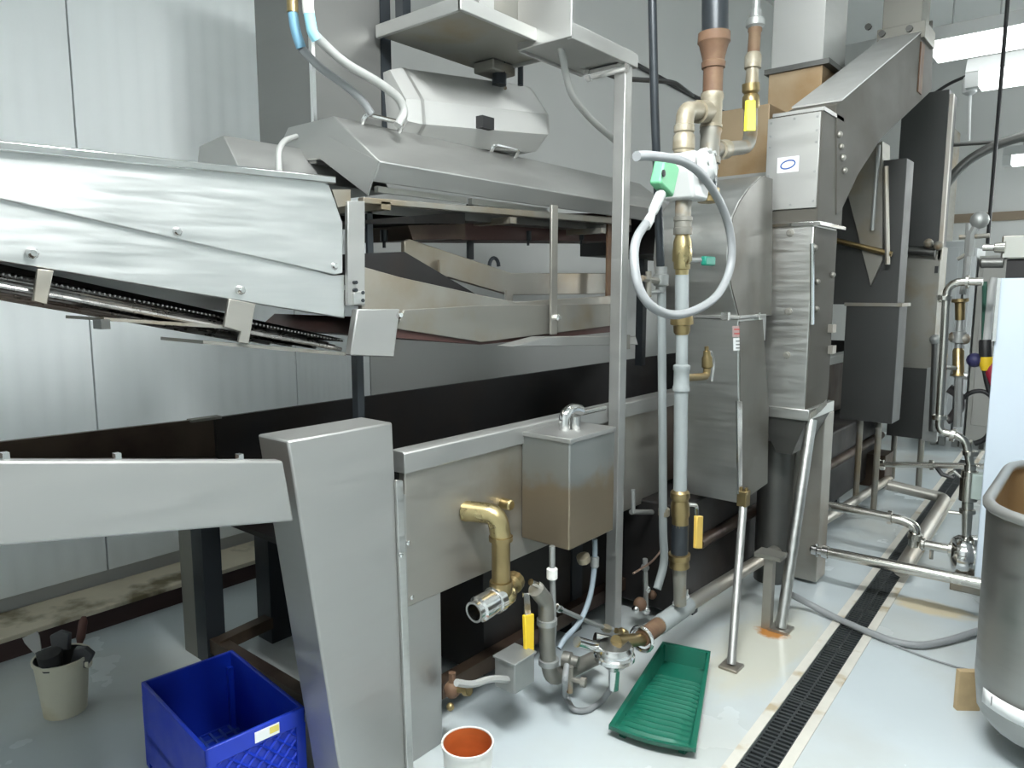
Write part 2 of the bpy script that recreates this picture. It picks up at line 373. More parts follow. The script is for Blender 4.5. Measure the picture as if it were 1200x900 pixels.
# ================================================================ upper incline conveyor
XI, XIB = -1.90, -2.52
t = thing('incline_conveyor', 'bright steel incline conveyor with rod belt underneath, entering from the upper left edge', 'conveyor', (-2.2, 1, 1.2))
def I(x, y): return A(x, y, X=XI)
YI0 = .18                                   # end of this section, just beyond the left edge of the view
def edge_line(p, q):                        # the two ends of a straight edge seen through p and q
    a, b_ = I(*p), I(*q); return along(b_, a, YI0), b_
ft0, ft1 = edge_line((0, 167), (386, 208))
cb0, cb1 = edge_line((0, 234), (390, 322))
sb0, sb1 = edge_line((0, 306), (404, 373))
ub0, ub1 = edge_line((0, 334), (412, 411))
def shift(p, dx=0, dz=0): return p+Vector((dx, 0, dz))
B().prism([shift(cb0, 0, .03), shift(cb1, 0, .0), I(404, 322), sb1, sb0], (-.02, 0, 0)).make('side_plate', STEELH, t, bevel=.003)
B().prism([shift(ft0, .001, -.02), I(370, 212), I(383, 217), I(399, 262), I(399, 320), shift(cb1, .001), shift(cb0, .001)], (.012, 0, 0)).make('cover_plate', STEELH, t, bevel=.003)
B().prism([ft0, ft1, shift(ft1, 0, -.022), shift(ft0, 0, -.022)], (.035, 0, 0)).make('top_flange', BRIGHT, t, bevel=.004)
B().prism([shift(ft0, -.001, -.002), shift(ft1, -.001, -.002), shift(ft1, -.001, -.02), shift(ft0, -.001, -.02)], (-.62, 0, 0)).make('top_cover', STEELH, t)
dxb = XIB-XI
up_ = (sb0-sb1)*(1.9/(sb1.y-sb0.y))           # the next section keeps rising at the slope of the belt
B().prism([ft0, sb0, sb0+up_, ft0+up_], (dxb, 0, 0)).make('upper_section', STEELH, t, bevel=.003)
B().prism([shift(ft0, dxb, -.03), shift(ft1, dxb, -.03), shift(sb1, dxb), shift(sb0, dxb)], (-.02, 0, 0)).make('far_side_plate', STEELH, t)
B().prism([I(404, 236), I(424, 236), I(424, 358), I(404, 358)], (.016, 0, 0)).make('joint_strip', SATIN, t, bevel=.002)
B().prism([I(409, 343), I(422, 340), I(422, 356), I(409, 357)], (.026, 0, 0)).make('latch_block', STEEL, t, bevel=.002)
for p in ((411, 331), (411, 340), (419, 343), (419, 352)):
    B().lathe(I(*p)+Vector((.016, 0, 0)), (1, 0, 0), [(0, .006), (.014, .006)], 8).make('bolt', BLACKP, t)
B().prism([I(388, 222), I(410, 222), I(410, 240), I(395, 243)], (.004, 0, 0)).make('gusset', STAINED, t)
# belt: dark return rods running along the frame underneath
ROD = mat('dark belt rods', (.30, .29, .28), .3, .95, .2, 20)
def under(f, k, drop=0):    # point below the frame: f along the length, k across
    return shift(ub0*(1-f)+ub1*f, -.03+(dxb+.06)*k, -drop)
Lw = ub1.y-ub0.y
fv = lambda x: (I(x, 334+77*x/412).y-ub0.y)/Lw
cb = B(); cb.add([under(0, 0, -.05), under(1, 0, -.03), under(1, 1, -.03), under(0, 1, -.05)], [(0, 1, 2, 3)]); cb.add([under(0, 0, -.055), under(1, 0, -.035), under(1, 1, -.035), under(0, 1, -.055)], [(0, 1, 2, 3)])
cb.make('dark_backing', OIL, t)  # black sheet paints the dark inside seen between the rods
for k in range(17):
    dz = .0-.012*(k % 4)
    B().tube([under(0, k/16, dz), under(fv(150), k/16, dz), under(.985, k/16, dz*.6)], .0065, fillet=.3, n=8).make('belt_rod', ROD, t)
wv = B()
for k in range(110): wv.tube([under(k/110, 0, -.028), under(k/110, 1, -.028)], .003, n=5)
wv.make('belt_cross_wires', ROD, t, kind='stuff')
for pl in ([(42, 315), (61, 317), (53, 357), (37, 353)], [(266, 350), (297, 356), (289, 403), (277, 401), (280, 388), (260, 383)]):
    B().prism([I(*p) for p in pl], (.012, 0, 0)).make('hanger_tab', STAINED, t, bevel=.002)
for p in ((36, 297), (280, 340), (205, 272), (389, 312)):
    B().lathe(I(*p), (1, 0, 0), [(0, .013), (.014, .013), (.022, .007)], 8).make('bolt', BRIGHT, t)
for a, b in (((122, 372), (262, 381)), ((238, 399), (405, 413))):
    B().prism([I(*a), I(*b), I(b[0], b[1]+4), I(a[0], a[1]+4)], (-.25, 0, 0)).make('wear_strip', DULL, t)
B().box(*(I(119, 386)+Vector((-.05, 0, 0))), *(I(129, 376)+Vector((0, 0, .004)))).make('bracket_block', DARKST, t)
# horizontal run inside the fryer mouth
B().prism([I(424, 312), I(470, 325), I(560, 345), I(605, 354), I(726, 346), I(726, 381), I(650, 391), I(562, 402), I(462, 385), I(424, 378)], (-.02, 0, 0)).make('mouth_side_plate', STAINED, t, 'stained side plate at the fryer mouth', bevel=.003)
B().prism([I(471, 363), I(560, 358), I(726, 356), I(726, 380), I(650, 390), I(562, 401), I(462, 385)], (.010, 0, 0)).make('wear_plate', DULL, t, bevel=.002)
m0 = I(424, 330)
B().prism([I(420, 392), I(562, 404), I(730, 388), I(730, 380), I(562, 399), I(440, 372)], (-.6, 0, 0)).make('mouth_floor', REDBR, t)
B().prism([(XI-.03, m0.y, 1.55), (XI-.03, m0.y+.6, 1.50), (XIB, m0.y+.6, 1.50), (XIB, m0.y, 1.55)], (0, 0, -.03)).make('mouth_belt', OIL, t)
B().prism([I(412, 362), I(462, 362), I(455, 418), I(404, 416)], (.03, 0, 0)).make('hanging_bracket', SATIN, t, bevel=.004)
B().lathe(I(461, 369)+Vector((.01, 0, 0)), (1, 0, 0), [(0, .014), (.02, .014), (.03, .008)], 8).make('bolt', BRIGHT, t)
q = I(438, 418)
B().box(q.x-.10, q.y-.016, ZR+.0, q.x-.07, q.y+.012, q.z+.02).make('prop', BLACKP, t)
B().prism([A(640, 395, X=-1.80), A(745, 394, X=-1.80), A(748, 404, X=-1.80), A(600, 406, X=-1.80)], (-.08, 0, 0)).make('drip_rail', SATIN, t, bevel=.003)

# ================================================================ hold-down conveyor in the fryer mouth
XH = -2.02
def Hh(x, y, X=XH): return A(x, y, X=X)
B().prism([A(424, 297, X=-1.96), A(474, 295, X=-1.96), A(560, 346, X=-1.96), A(424, 316, X=-1.96)], (-.5, 0, 0)).make('dark_belt_end', OIL, t)
t = thing('hold_down_frame', 'stained hold-down frame with dark red bars hanging inside the fryer mouth under the hood', 'conveyor frame', (-2.2, 2.4, 1.5))
B().prism([Hh(474, 283), Hh(480, 280), Hh(600, 320), Hh(730, 320), Hh(730, 344), Hh(598, 346), Hh(474, 310)], (-.02, 0, 0)).make('side_bar', STAINED, t, bevel=.003)
B().prism([Hh(478, 264), Hh(545, 262), Hh(545, 280), Hh(484, 281)], (-.3, 0, 0)).make('upper_bar', BROWNT, t)
B().prism([Hh(540, 250, -2.1), Hh(735, 250, -2.1), Hh(735, 283, -2.1), Hh(541, 281, -2.1)], (-.3, 0, 0)).make('upper_bar', REDBR, t)
B().prism([Hh(424, 258, -1.98), Hh(545, 248, -1.98), Hh(545, 262, -1.98), Hh(424, 262, -1.98)], (-.4, 0, 0)).make('upper_bar', OIL, t)
for x, ya, yb, wd, m, X in ((650, 246, 392, 11, STAINED, -1.86), (715, 248, 370, 10, RUST, -1.94), (434, 240, 302, 8, BLACKP, -2.0), (552, 245, 304, 9, BLACKP, -2.2)):
    q0, q1 = A(x, ya, X=X), A(x, yb, X=X); r = R(q0, wd)
    B().box(q0.x-.012, (q0.y+q1.y)/2-r*1.1, q1.z, q0.x, (q0.y+q1.y)/2+r*1.1, q0.z+.02).make('hanger', m, t, bevel=.002)
for x in (450, 619, 681):
    q = A(x, 276, X=-2.1); B().lathe(q, (0, 0, -1), [(-.02, .014), (.02, .014), (.025, .006), (.045, .006)], 8).make('hook', BLACKP, t)
q = A(652, 372, X=-1.86); B().lathe(q, (1, 0, 0), [(-.01, .016), (.012, .016), (.02, .008)], 8).make('bolt', BRIGHT, t)
q = A(579, 312, X=-2.06)
B().tube([q+Vector((0, .03*math.cos(a), .035*math.sin(a))) for a in [math.pi*i/8 for i in range(9)]], .008, n=8).make('lifting_loop', BLACKP, t)
for x, ya, yb in ((517, 305, 342), (595, 340, 356)):
    q0, q1 = A(x, ya, X=XH+.02), A(x, yb, X=XH+.02); B().box(q0.x, q0.y-.02, q1.z, q0.x+.012, q0.y+.02, q0.z).make('spacer_strap', STAINED, t)
q = A(515, 355, X=-2.1); B().lathe(q, (.2, 1, -.1), [(0, .018), (.16, .018), (.165, .012), (.38, .012)], 10).make('shaft', BLACKP, t)

# ================================================================ exhaust hood over the mouth
XHD = -1.85
c = A(445, 189, X=XHD); YH = c.y
def HE(x, y): return A(x, y, Y=YH)
t = thing('fryer_hood', 'long satin steel hood with sloping front over the fryer mouth', 'hood', (-2.2, 2.5, 1.8))
YHE = A(738, 238, X=XHD).y
apex, ins, bk = HE(390, 136), HE(437, 213), HE(376, 186)
tip = HE(432, 229)
bl_ = Vector((-2.34, YH, bk.z)); 
sec = [apex, c, ins, bk, Vector((-2.35, YH, bk.z+.01)), Vector((-2.47, YH, apex.z-.12)), Vector((-2.35, YH, apex.z))]
B().prism(sec, (0, YHE+.5-YH, 0)).make('body', SATIN, t, bevel=.004)
hA, hB = A(424, 141, X=-1.97), A(462, 148, X=-1.97)
B().prism([c, tip, bk, HE(384, 160)], (0, -.004, 0)).make('end_plate', SATIN, t)
nn = Vector((.55, 0, .85)).normalized()*.035
hx = apex.x+.012; hA = A(424, 141, X=hx)
base_a = Vector((hx, hA.y, apex.z+(c.z-apex.z)*((hx-apex.x)/(c.x-apex.x)))); base_b = base_a+Vector((0, .17, 0))
B().tube([base_a, base_a+nn, base_b+nn, base_b], .009, fillet=.02, n=8).make('handle', BRIGHT, t, 'bright steel lift handle')
e0 = Vector((hx, A(575, 165, X=hx).y, base_a.z)); B().tube([e0, e0+nn, e0+nn+Vector((0, .16, 0)), e0+Vector((0, .16, 0))], .009, fillet=.02, n=8).make('handle', BRIGHT, t, 'bright steel lift handle')
# frame bars under the hood
zf = A(430, 232, X=XI).z
t2 = thing('hood_frame', 'steel frame rail just below the sloping hood carrying the hangers', 'frame', (-2.2, 2.5, 1.7))
B().prism([A(426, 231, X=XI), A(740, 256, X=XI), A(740, 264, X=XI), A(426, 238, X=XI)], (-.03, 0, 0)).make('front_rail', DULL, t2, bevel=.003)
B().prism([A(426, 231, X=XIB), A(640, 252, X=XIB), A(640, 262, X=XIB), A(426, 240, X=XIB)], (-.03, 0, 0)).make('back_rail', DULL, t2)
B().prism([A(426, 238, X=XI-.1), A(740, 262, X=XI-.1), A(740, 272, X=XI-.1), A(426, 250, X=XI-.1)], (-.35, 0, 0)).make('dark_pan', DARKST, t2)
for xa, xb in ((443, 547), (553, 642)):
    B().prism([A(xa, 218+(xa-443)*.13, X=-1.96), A(xb, 218+(xb-443)*.13, X=-1.96), A(xb, 224+(xb-443)*.13, X=-1.96), A(xa, 225+(xa-443)*.13, X=-1.96)], (-.02, 0, 0)).make('reflection_strip', WHITEP, t2, 'white strip painted as a lamp reflection')  # white strips stand in for a reflection under the hood
for s in (0, .33, .66):
    y = 1.6+s*2; B().box(XIB, y, zf-.03, XI, y+.04, zf-.005).make('cross_bar', DULL, t2)

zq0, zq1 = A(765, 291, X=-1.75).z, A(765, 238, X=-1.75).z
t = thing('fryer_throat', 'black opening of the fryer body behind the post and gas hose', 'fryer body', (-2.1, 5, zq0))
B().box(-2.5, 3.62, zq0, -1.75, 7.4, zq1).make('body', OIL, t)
for y in (4.2, 6.8): B().box(-2.45, y, ZR, -2.40, y+.05, zq0).make('prop', BLACKP, t)

# small trapezoid hood on top of the incline conveyor
YS = .93
q0, q1, q2, q3 = [A(*p, X=-2.35) for p in ((227, 195), (238, 172), (267, 169), (283, 201))]
t = thing('feed_cover', 'small grey trapezoid cover on top of the incline conveyor left of the hood', 'cover', (q0.x, q0.y, q0.z))
yy = q3.y-.1
P = [Vector((x, yy, z)) for x, z in ((-2.56, 0), (-2.52, .115), (-2.36, .13), (-2.26, 0))]
z0 = A(283, 203, Y=yy).z; dx = A(283, 203, Y=yy).x-P[3].x
P = [p+Vector((dx, 0, z0)) for p in P]
B().prism(P, (0, .62, 0)).make('cover', SATIN, t, bevel=.003)
B().lathe(P[3]+Vector((-.035, -.006, .012)), (0, -1, 0), [(0, .012), (.01, .012)], 8).make('bolt', BLACKP, t)
qe = A(327, 200, X=-2.0)
cd = B().tube([qe, A(326, 178, X=-2.0), A(332, 165, X=-2.05), A(347, 160, X=-2.12)], R(qe, 7), fillet=.05, n=10)
solo(cd.make('conduit_elbow', FLEXG), 'short grey bent conduit standing on the conveyor top beside the hood end', 'conduit')

# tall exhaust stack
Xc1 = -2.2; Yc0 = A(370, 180, X=Xc1).y; Yc1 = A(449, 180, X=Xc1).y; Xc0 = A(305, 180, Y=Yc0).x
t = thing('exhaust_stack', 'tall square grey steel stack rising behind the hood end', 'duct', ((Xc0+Xc1)/2, (Yc0+Yc1)/2, 2.0))
B().box(Xc0, Yc0, 1.99, Xc1, Yc1, 3.05).make('shell', GREYD, t, bevel=.004)
B().box(Xc1-.012, Yc0-.006, 2.05, Xc1+.004, Yc0+.008, 3.05).make('corner_trim', BRIGHT, t)
B().box(Xc1-.06, Yc1+.0, 2.02, Xc1, Yc1+.05, 3.05).make('black_edge', BLACKP, t)

# ================================================================ tray above, gearmotor, post
XT = -1.75
ap = A(540, 7, X=XT); rt_ = A(665, 74, X=XT); lf = A(441, 46, Y=ap.y)
zt = ap.z
t = thing('drip_shelf', 'thin steel shelf with upturned lip hung above the gearmotor', 'shelf', ((lf.x+ap.x)/2, (ap.y+rt_.y)/2, zt))
B().box(lf.x, ap.y, zt, XT, rt_.y, zt+.012).make('plate', DULL, t)
B().box(lf.x, ap.y-.003, zt-.012, XT, ap.y+.012, zt+.035).make('lip', SATIN, t, bevel=.003)
B().box(XT-.012, ap.y-.003, zt-.012, XT+.003, rt_.y, zt+.035).make('lip', SATIN, t, bevel=.003)
B().box(lf.x, rt_.y-.012, zt-.012, XT, rt_.y, zt+.035).make('lip', SATIN, t)
B().box(lf.x+.05, ap.y+.05, zt+.012, lf.x+.09, ap.y+.09, 5.19).make('hanger', BLACKP, t)
B().box(XT-.11, ap.y+.12, zt+.012, XT-.03, ap.y+.2, 5.19).make('hanger', SATIN, t, 'steel hanger bar')
B().box(lf.x+.22, ap.y+.22, zt+.012, XT-.12, ap.y+.5, zt+.4).make('gearbox', DULL, t, bevel=.01)

gm = thing('gearmotor', 'faceted pale grey gearmotor housing hanging between the shelf and the hood', 'motor', (-2.0, 2.0, 2.1))
# octagonal housing, long axis a little off the line of the tank
e0, e1 = A(493, 117, X=-2.05), A(645, 134, X=-1.96)
ax = (e1-e0); ln = ax.length; ax.normalize(); sd = Vector((ax.y, -ax.x, 0)).normalized(); u2 = sd.cross(ax)
def oct_(q, k=1.0): return [q+sd*a*k*1.14+u2*b*k*1.14 for a, b in ((.0, .115), (.085, .0), (.085, -.075), (.015, -.13), (-.16, -.13), (-.22, -.05), (-.22, .05), (-.14, .115))]
ca = e0-sd*.097-ax*.06
bb = B(); ring = []
for s, k in ((-.0, .9), (.05, 1.0), (ln*.97, 1.0), (ln+.04, .97), (ln+.065, .84)):
    ring += oct_(ca+ax*s, k)
fs = [(i*8+j, i*8+(j+1) % 8, (i+1)*8+(j+1) % 8, (i+1)*8+j) for i in range(4) for j in range(8)] + [list(range(8))[::-1], list(range(32, 40))]
hs_ = bb.add(ring, fs).make('housing', PALEM, gm)
hs_.data.set_sharp_from_angle(angle=math.radians(16))
B().add([v+ax*.034*0 for v in oct_(ca+ax*.06, 1.015)]+oct_(ca+ax*.075, 1.015), [(j, (j+1) % 8, 8+(j+1) % 8, 8+j) for j in range(8)]).make('end_seam', SATIN, gm)
q = A(568, 142, X=-2.0); B().box(q.x-.04, q.y-.035, q.z-.03, q.x+.02, q.y+.035, q.z+.015).make('black_clip', BLACK, gm)
q = A(585, 60, X=-2.05); B().box(q.x-.08, q.y-.07, q.z-.09, q.x+.03, q.y+.07, zt).make('mount_block', DULL, gm, bevel=.006)
q1 = A(610, 62, X=-2.0); B().tube([q1+Vector((0, 0, .2)), q1+Vector((0, 0, -.13))], .012, n=8).make('mount_rod', BLACKP, gm)
q1 = A(585, 70, X=-2.05); B().tube([q1, q1+Vector((0, 0, -.10))], .03, n=10).make('mount_rod', BLACKP, gm)
q1 = A(592, 103, X=-2.03); B().ball(q1, .008).make('screw', DULL, gm)

# post with arm
XP = -1.60
pb = A(731, 400, X=XP); r = .027
ptop = A(733, 72, X=XP).z
t = thing('post_frame', 'tall square steel post with horizontal top arm standing in front of the fryer', 'post', (XP, pb.y, 0))
B().box(XP-2*r, pb.y-r, 0, XP, pb.y+r, ptop).make('upright', SATIN, t, bevel=.004)
Ya0 = A(672, 6, X=XP).y-.02
xl = A(608, 30, Y=Ya0).x
B().box(xl, Ya0, ptop, XP+.005, pb.y+.05, ptop+.012).make('arm_plate', SATIN, t)
B().box(XP-.012, Ya0, ptop-.01, XP+.012, pb.y+.05, ptop+.045).make('arm_side', SATIN, t, bevel=.003)
B().box(xl, Ya0-.008, ptop-.005, XP+.012, Ya0+.006, ptop+.22).make('arm_end', SATIN, t, 'broad pale end plate of the arm', bevel=.003)
B().box(xl, Ya0, ptop-.01, xl+.012, pb.y+.0, ptop+.045).make('arm_side', SATIN, t)
q = Vector((XP-.02, pb.y, ptop))
B().tube([q+Vector((-.14, -.03, -.02)), q+Vector((.03, -.03, -.02))], .021, n=12).make('clamp', BRIGHT, t)
B().lathe(q+Vector((-.14, -.03, -.02)), (-1, 0, 0), [(0, .026), (.02, .026)], 12).make('clamp', BRIGHT, t)
q = A(748, 400, X=XP); B().box(q.x-.03, pb.y+r, q.z-.03, q.x-.006, pb.y+r+.035, q.z+.03).make('clip', DULL, t)
B().tube([A(740, 600, X=XP), A(778, 600, X=XP-.02)], .012, n=10).make('side_bracket', SATIN, t)
B().tube([A(742, 574, X=XP+.01), A(742, 600, X=XP+.01)], .010, n=8).make('bracket_pin', GALV, t)

# flexible conduits from the top of the arm
cb = B().tube([A(652, 34, X=-1.7), A(660, 70, X=-1.72), A(668, 110, X=-1.75), A(690, 138, X=-1.8), A(722, 166, X=-1.85)], .014, fillet=.15, n=10)
solo(cb.make('flexible_conduit', FLEXG), 'pale grey flexible conduit drooping from the arm towards the post', 'conduit')
cb = B().tube([A(655, 38, X=-1.78), A(675, 65, X=-1.8), A(705, 84, X=-1.82), A(726, 92, X=-1.84)]+[A(790, 96, X=-2.0), A(812, 112, X=-2.3)], .012, fillet=.15, n=8)
solo(cb.make('black_cable', BLACK), 'black cable sagging behind the post from the arm', 'cable')
cb = B().tube([A(746, 76, X=XW+.022), A(780, 95, X=XW+.022), A(830, 122, X=XW+.022), A(880, 150, X=XW+.022)], .024, fillet=.2, n=8)
solo(cb.make('black_cable', BLACK), 'black cable sagging on the grey wall behind the gas pipes', 'cable')
# blue taped cables coming down to the hood
cb = thing('taped_cable', 'grey cable with pale blue tape curving down onto the hood handle', 'cable', A(361, 0, X=-1.95))
pts = [(360, -20), (361, 10), (366, 38), (400, 72), (445, 97), (468, 115), (475, 132), (466, 147)]
P = [A(*p, X=-1.95) for p in pts]
B().tube(P[2:], .0145, fillet=.08, n=10).make('sheath', FLEXG, cb)
B().tube(P[1:4][:2]+[A(371, 46, X=-1.95)], .017, fillet=.04, n=10).make('blue_tape', LTBLUE, cb)
B().tube(P[:2]+[A(362, 16, X=-1.95)], .018, n=10).make('connector', WHITEP, cb)
cb = thing('taped_cable', 'darker grey cable with blue tape left of the pale one, ending behind the hood', 'cable', A(343, 0, X=-2.02))
pts = [(342, -20), (343, 15), (346, 36), (353, 56), (375, 80), (405, 100), (425, 118), (435, 133)]
P = [A(*p, X=-2.02) for p in pts]
B().tube(P[3:], .013, fillet=.08, n=10).make('sheath', HOSE, cb)
B().tube(P[1:4], .016, fillet=.04, n=10).make('blue_tape', mat('muted blue tape', (.16, .33, .45), .5), cb)
B().tube(P[:2], .018, n=10).make('connector', OLDBR, cb)

# ================================================================ control box with rust haze
def boxmat():
    m = mat('grey box with rust haze', (.29, .30, .29), .42, .8, .08, 5, (1, 1, 6), .03)
    N, L = m.node_tree.nodes, m.node_tree.links; b = N['Principled BSDF']; src = b.inputs['Base Color'].links[0].from_socket
    tc = next(n for n in N if n.type == 'TEX_COORD'); sp = N.new('ShaderNodeSeparateXYZ'); L.new(tc.outputs['Object'], sp.inputs[0])
    nz = N.new('ShaderNodeTexNoise'); nz.inputs['Scale'].default_value = 9; nz.inputs['Detail'].default_value = 6; L.new(tc.outputs['Object'], nz.inputs[0])
    ma = N.new('ShaderNodeMath'); ma.operation = 'MULTIPLY_ADD'; L.new(nz.outputs[0], ma.inputs[0]); ma.inputs[1].default_value = .18; L.new(sp.outputs[2], ma.inputs[2])
    mr = N.new('ShaderNodeMapRange'); mr.interpolation_type = 'SMOOTHSTEP'; mr.inputs[1].default_value = .37; mr.inputs[2].default_value = .28; mr.inputs[3].default_value = 0; mr.inputs[4].default_value = .62; L.new(ma.outputs[0], mr.inputs[0])
    mx = N.new('ShaderNodeMix'); mx.data_type = 'RGBA'; mx.inputs[7].default_value = (.25, .165, .075, 1); L.new(mr.outputs[0], mx.inputs[0]); L.new(src, mx.inputs[6]); L.new(mx.outputs[2], b.inputs['Base Color'])
    return m
k = A(668, 516, X=-1.45)
bx0, by0, by1, bz1, bz0 = -1.67, k.y, A(721, 496, X=-1.45).y, k.z, A(668, 645, X=-1.45).z
t = thing('control_box', 'square grey steel box with rust haze mounted on the fryer skirt beside the post', 'box', (-1.56, by0+.1, bz0))
B().box(bx0, by0, bz0, -1.45, by1, bz1).make('body', boxmat(), t, bevel=.005)
B().box(bx0, by0-.006, bz1-.012, -1.444, by1, bz1+.006).make('lid', SATIN, t, bevel=.003)
q = Vector((-1.56, by0+.12, bz1+.006))
B().tube([q, q+Vector((0, 0, .06)), q+Vector((0, .05, .075)), q+Vector((0, .10, .06))], .022, fillet=.03, n=10).make('cable_gland', BRIGHT, t)
B().tube([q+Vector((.03, .03, 0)), q+Vector((.03, .03, .05))], .018, n=10).make('cable_gland', BRIGHT, t)
B().tube([q+Vector((0, .09, .05)), q+Vector((-.02, .30, .045))], .012, n=10).make('conduit', BRIGHT, t)

# ================================================================ brass drain on the skirt
t = thing('brass_drain', 'brass drain pipe with elbow, chrome hose coupling and yellow lever on the fryer skirt', 'valve', A(585, 690, X=-1.5))
XD = -1.56
g = lambda x, y: A(x, y, X=XD)
el = g(585, 606); r = R(el, 22)
B().tube([Vector((XF-.01, el.y-.05, el.z+.01)), Vector((XD-.01, el.y-.0, el.z+.01)), g(587, 630)], r*1.12, fillet=.055, n=16).make('elbow', BRASS, t)
B().lathe(g(587, 628), (0, 0, -1), [(0, r*1.3), (.016, r*1.3), (.018, r), (.16, r), (.16, r*1.25), (.20, r*1.25), (.215, r*1.0), (.235, r*.9)], 16).make('pipe', OLDBR, t)
vb = g(592, 696); bv = B().ball(vb, r*1.35, 14).make('valve_body', BRASS, t)
d = (g(548, 722)-vb).normalized()
B().lathe(vb, d, [(0, r*.9), (.03, r*1.15), (.035, r*1.5), (.06, r*1.5), (.062, r*1.3), (.10, r*1.4), (.135, r*1.4), (.14, r*1.15), (.16, r*1.15), (.16, r*.9), (.12, r*.85)], 18, cap=False).make('hose_coupling', BRIGHT, t, 'chrome hose coupling')
B().lathe(vb, Vector((-.3, 1, .2)), [(0, r*.8), (.05, r*.9), (.06, r*1.2), (.09, r*1.2)], 12).make('branch', OLDBR, t)
hs = g(602, 700)
B().prism([g(599, 690)+Vector((.05, 0, 0)), g(606, 690)+Vector((.05, 0, 0)), g(608, 716)+Vector((.05, 0, 0)), g(601, 718)+Vector((.05, 0, 0))], (.006, 0, 0)).make('lever', BRIGHT, bv)
B().prism([g(600, 716)+Vector((.045, 0, 0)), g(611, 714)+Vector((.045, 0, 0)), g(611, 768)+Vector((.045, 0, 0)), g(602, 770)+Vector((.045, 0, 0))], (.014, 0, 0)).make('lever_sleeve', YELLOW, bv, bevel=.003)
q = g(612, 598); B().lathe(Vector((XF, q.y+.02, q.z)), (1, 0, 0), [(-.0, r*.65), (.04, r*.65), (.045, r*.5)], 12).make('plug', BRASS, t)

# ================================================================ grey elbow pipe, junction box and small stuff under the fryer
XU = -1.50
g = lambda x, y, X=XU: A(x, y, X=X)
r = R(g(640, 740), 19)
t = thing('drain_pipe', 'fat grey sanitary pipe turning from vertical to horizontal under the control box', 'pipe', g(650, 800))
B().tube([g(628, 690), g(640, 705), g(640, 720), g(642, 770), g(646, 796), g(700, 770)], r, fillet=.06, n=14).make('pipe', DULL, t)
for p, d in ((g(641, 728), (0, 0, 1)), (g(643, 775), (0, 0, 1))):
    B().lathe(p, d, [(-.012, r*1.1), (-.01, r*1.3), (.01, r*1.3), (.012, r*1.1)], 14).make('clamp', GALV, t)
B().tube([g(622, 682), g(636, 688), g(631, 702)], .012, fillet=.02, n=8).make('wing_nut', BRIGHT, t)
B().lathe(g(660, 772), (1, .3, 0), [(0, .03), (.03, .03), (.035, .02), (.06, .02)], 10).make('port', DULL, t)
t = thing('conduit_drop', 'grey conduit dropping from the underside of the control box to the floor', 'conduit', g(648, 760))
B().tube([g(647, 640), g(647, 668), g(649, 740), g(646, 765)], .011, fillet=.04, n=10).make('pipe', GALV, t)
B().lathe(g(647, 665), (0, 0, -1), [(0, .013), (.005, .02), (.04, .02), (.045, .013)], 10).make('fitting', WHITEP, t)
t = thing('hose_drop', 'blue grey hose curving down from the right underside of the control box', 'hose', g(697, 640))
B().tube([g(697, 632), g(697, 664), g(692, 700), g(680, 730), g(662, 748), g(655, 760)], .0105, fillet=.06, n=10).make('hose', mat('blue grey hose', (.25, .30, .34), .5), t)
B().lathe(g(697, 652), (0, 0, -1), [(0, .011), (.004, .017), (.04, .017), (.045, .011)], 10).make('fitting', GALV, t)
B().lathe(g(685, 660), (0, -.3, .8), [(0, .012), (.01, .026), (.035, .026), (.04, .012)], 10).make('valve_knob', TANFIT, t)
q = g(606, 780)
t = thing('junction_box', 'small grey electrical box low under the yellow drain lever', 'junction box', q)
B().box(q.x-.06, q.y-.05, q.z-.075, q.x+.03, q.y+.06, q.z+.03).make('body', GALV, t, bevel=.004)
B().box(q.x-.065, q.y-.055, q.z+.03, q.x+.035, q.y+.065, q.z+.038).make('lid', GALV, t, bevel=.002)
cb = B().tube([q+Vector((0, -.05, -.03)), g(575, 795), g(553, 803), g(535, 800)], .012, fillet=.04, n=8)
solo(cb.make('flexible_conduit', FLEXG), 'pale flexible conduit leaving the low junction box to the left', 'conduit')
t = thing('pilot_valve', 'little brown and copper valve beside the foot of the leg panel', 'valve', g(528, 810))
q = A(530, 808, X=-1.62)
B().ball(q, .03).make('body', RUST, t); B().lathe(q, (1, .2, .3), [(0, .012), (.05, .012), (.052, .022), (.07, .022)], 10).make('nut', OLDBR, t)
B().tube([q, q+Vector((0, .0, .06))], .012, n=8).make('stem', RUST, t); B().ball(q+Vector((.03, .04, .0)), .014).make('nut', BRIGHT, t); B().ball(q+Vector((.02, -.03, -.04)), .014).make('nut', OLDBR, t)

# thin steel line with brass fittings from the drain pipe to the strainer
t = thing('pilot_line', 'thin steel tube with brass fitting running low in front of the post foot', 'pipe', g(690, 730))
B().tube([g(655, 713), g(700, 733), g(718, 737)], .009, n=8).make('tube', GALV, t)
B().lathe(g(655, 713), g(700, 733)-g(655, 713), [(-.02, .008), (-.018, .015), (.01, .015), (.012, .008)], 8).make('nut', BRIGHT, t)
B().lathe(g(706, 735), g(745, 747)-g(706, 735), [(0, .012), (.02, .017), (.05, .017), (.055, .012)], 8).make('nut', TANFIT, t)
B().lathe(g(722, 739), g(752, 746)-g(722, 739), [(0, .012), (.04, .012), (.045, .018), (.09, .014)], 8).make('nut', OLDBR, t)

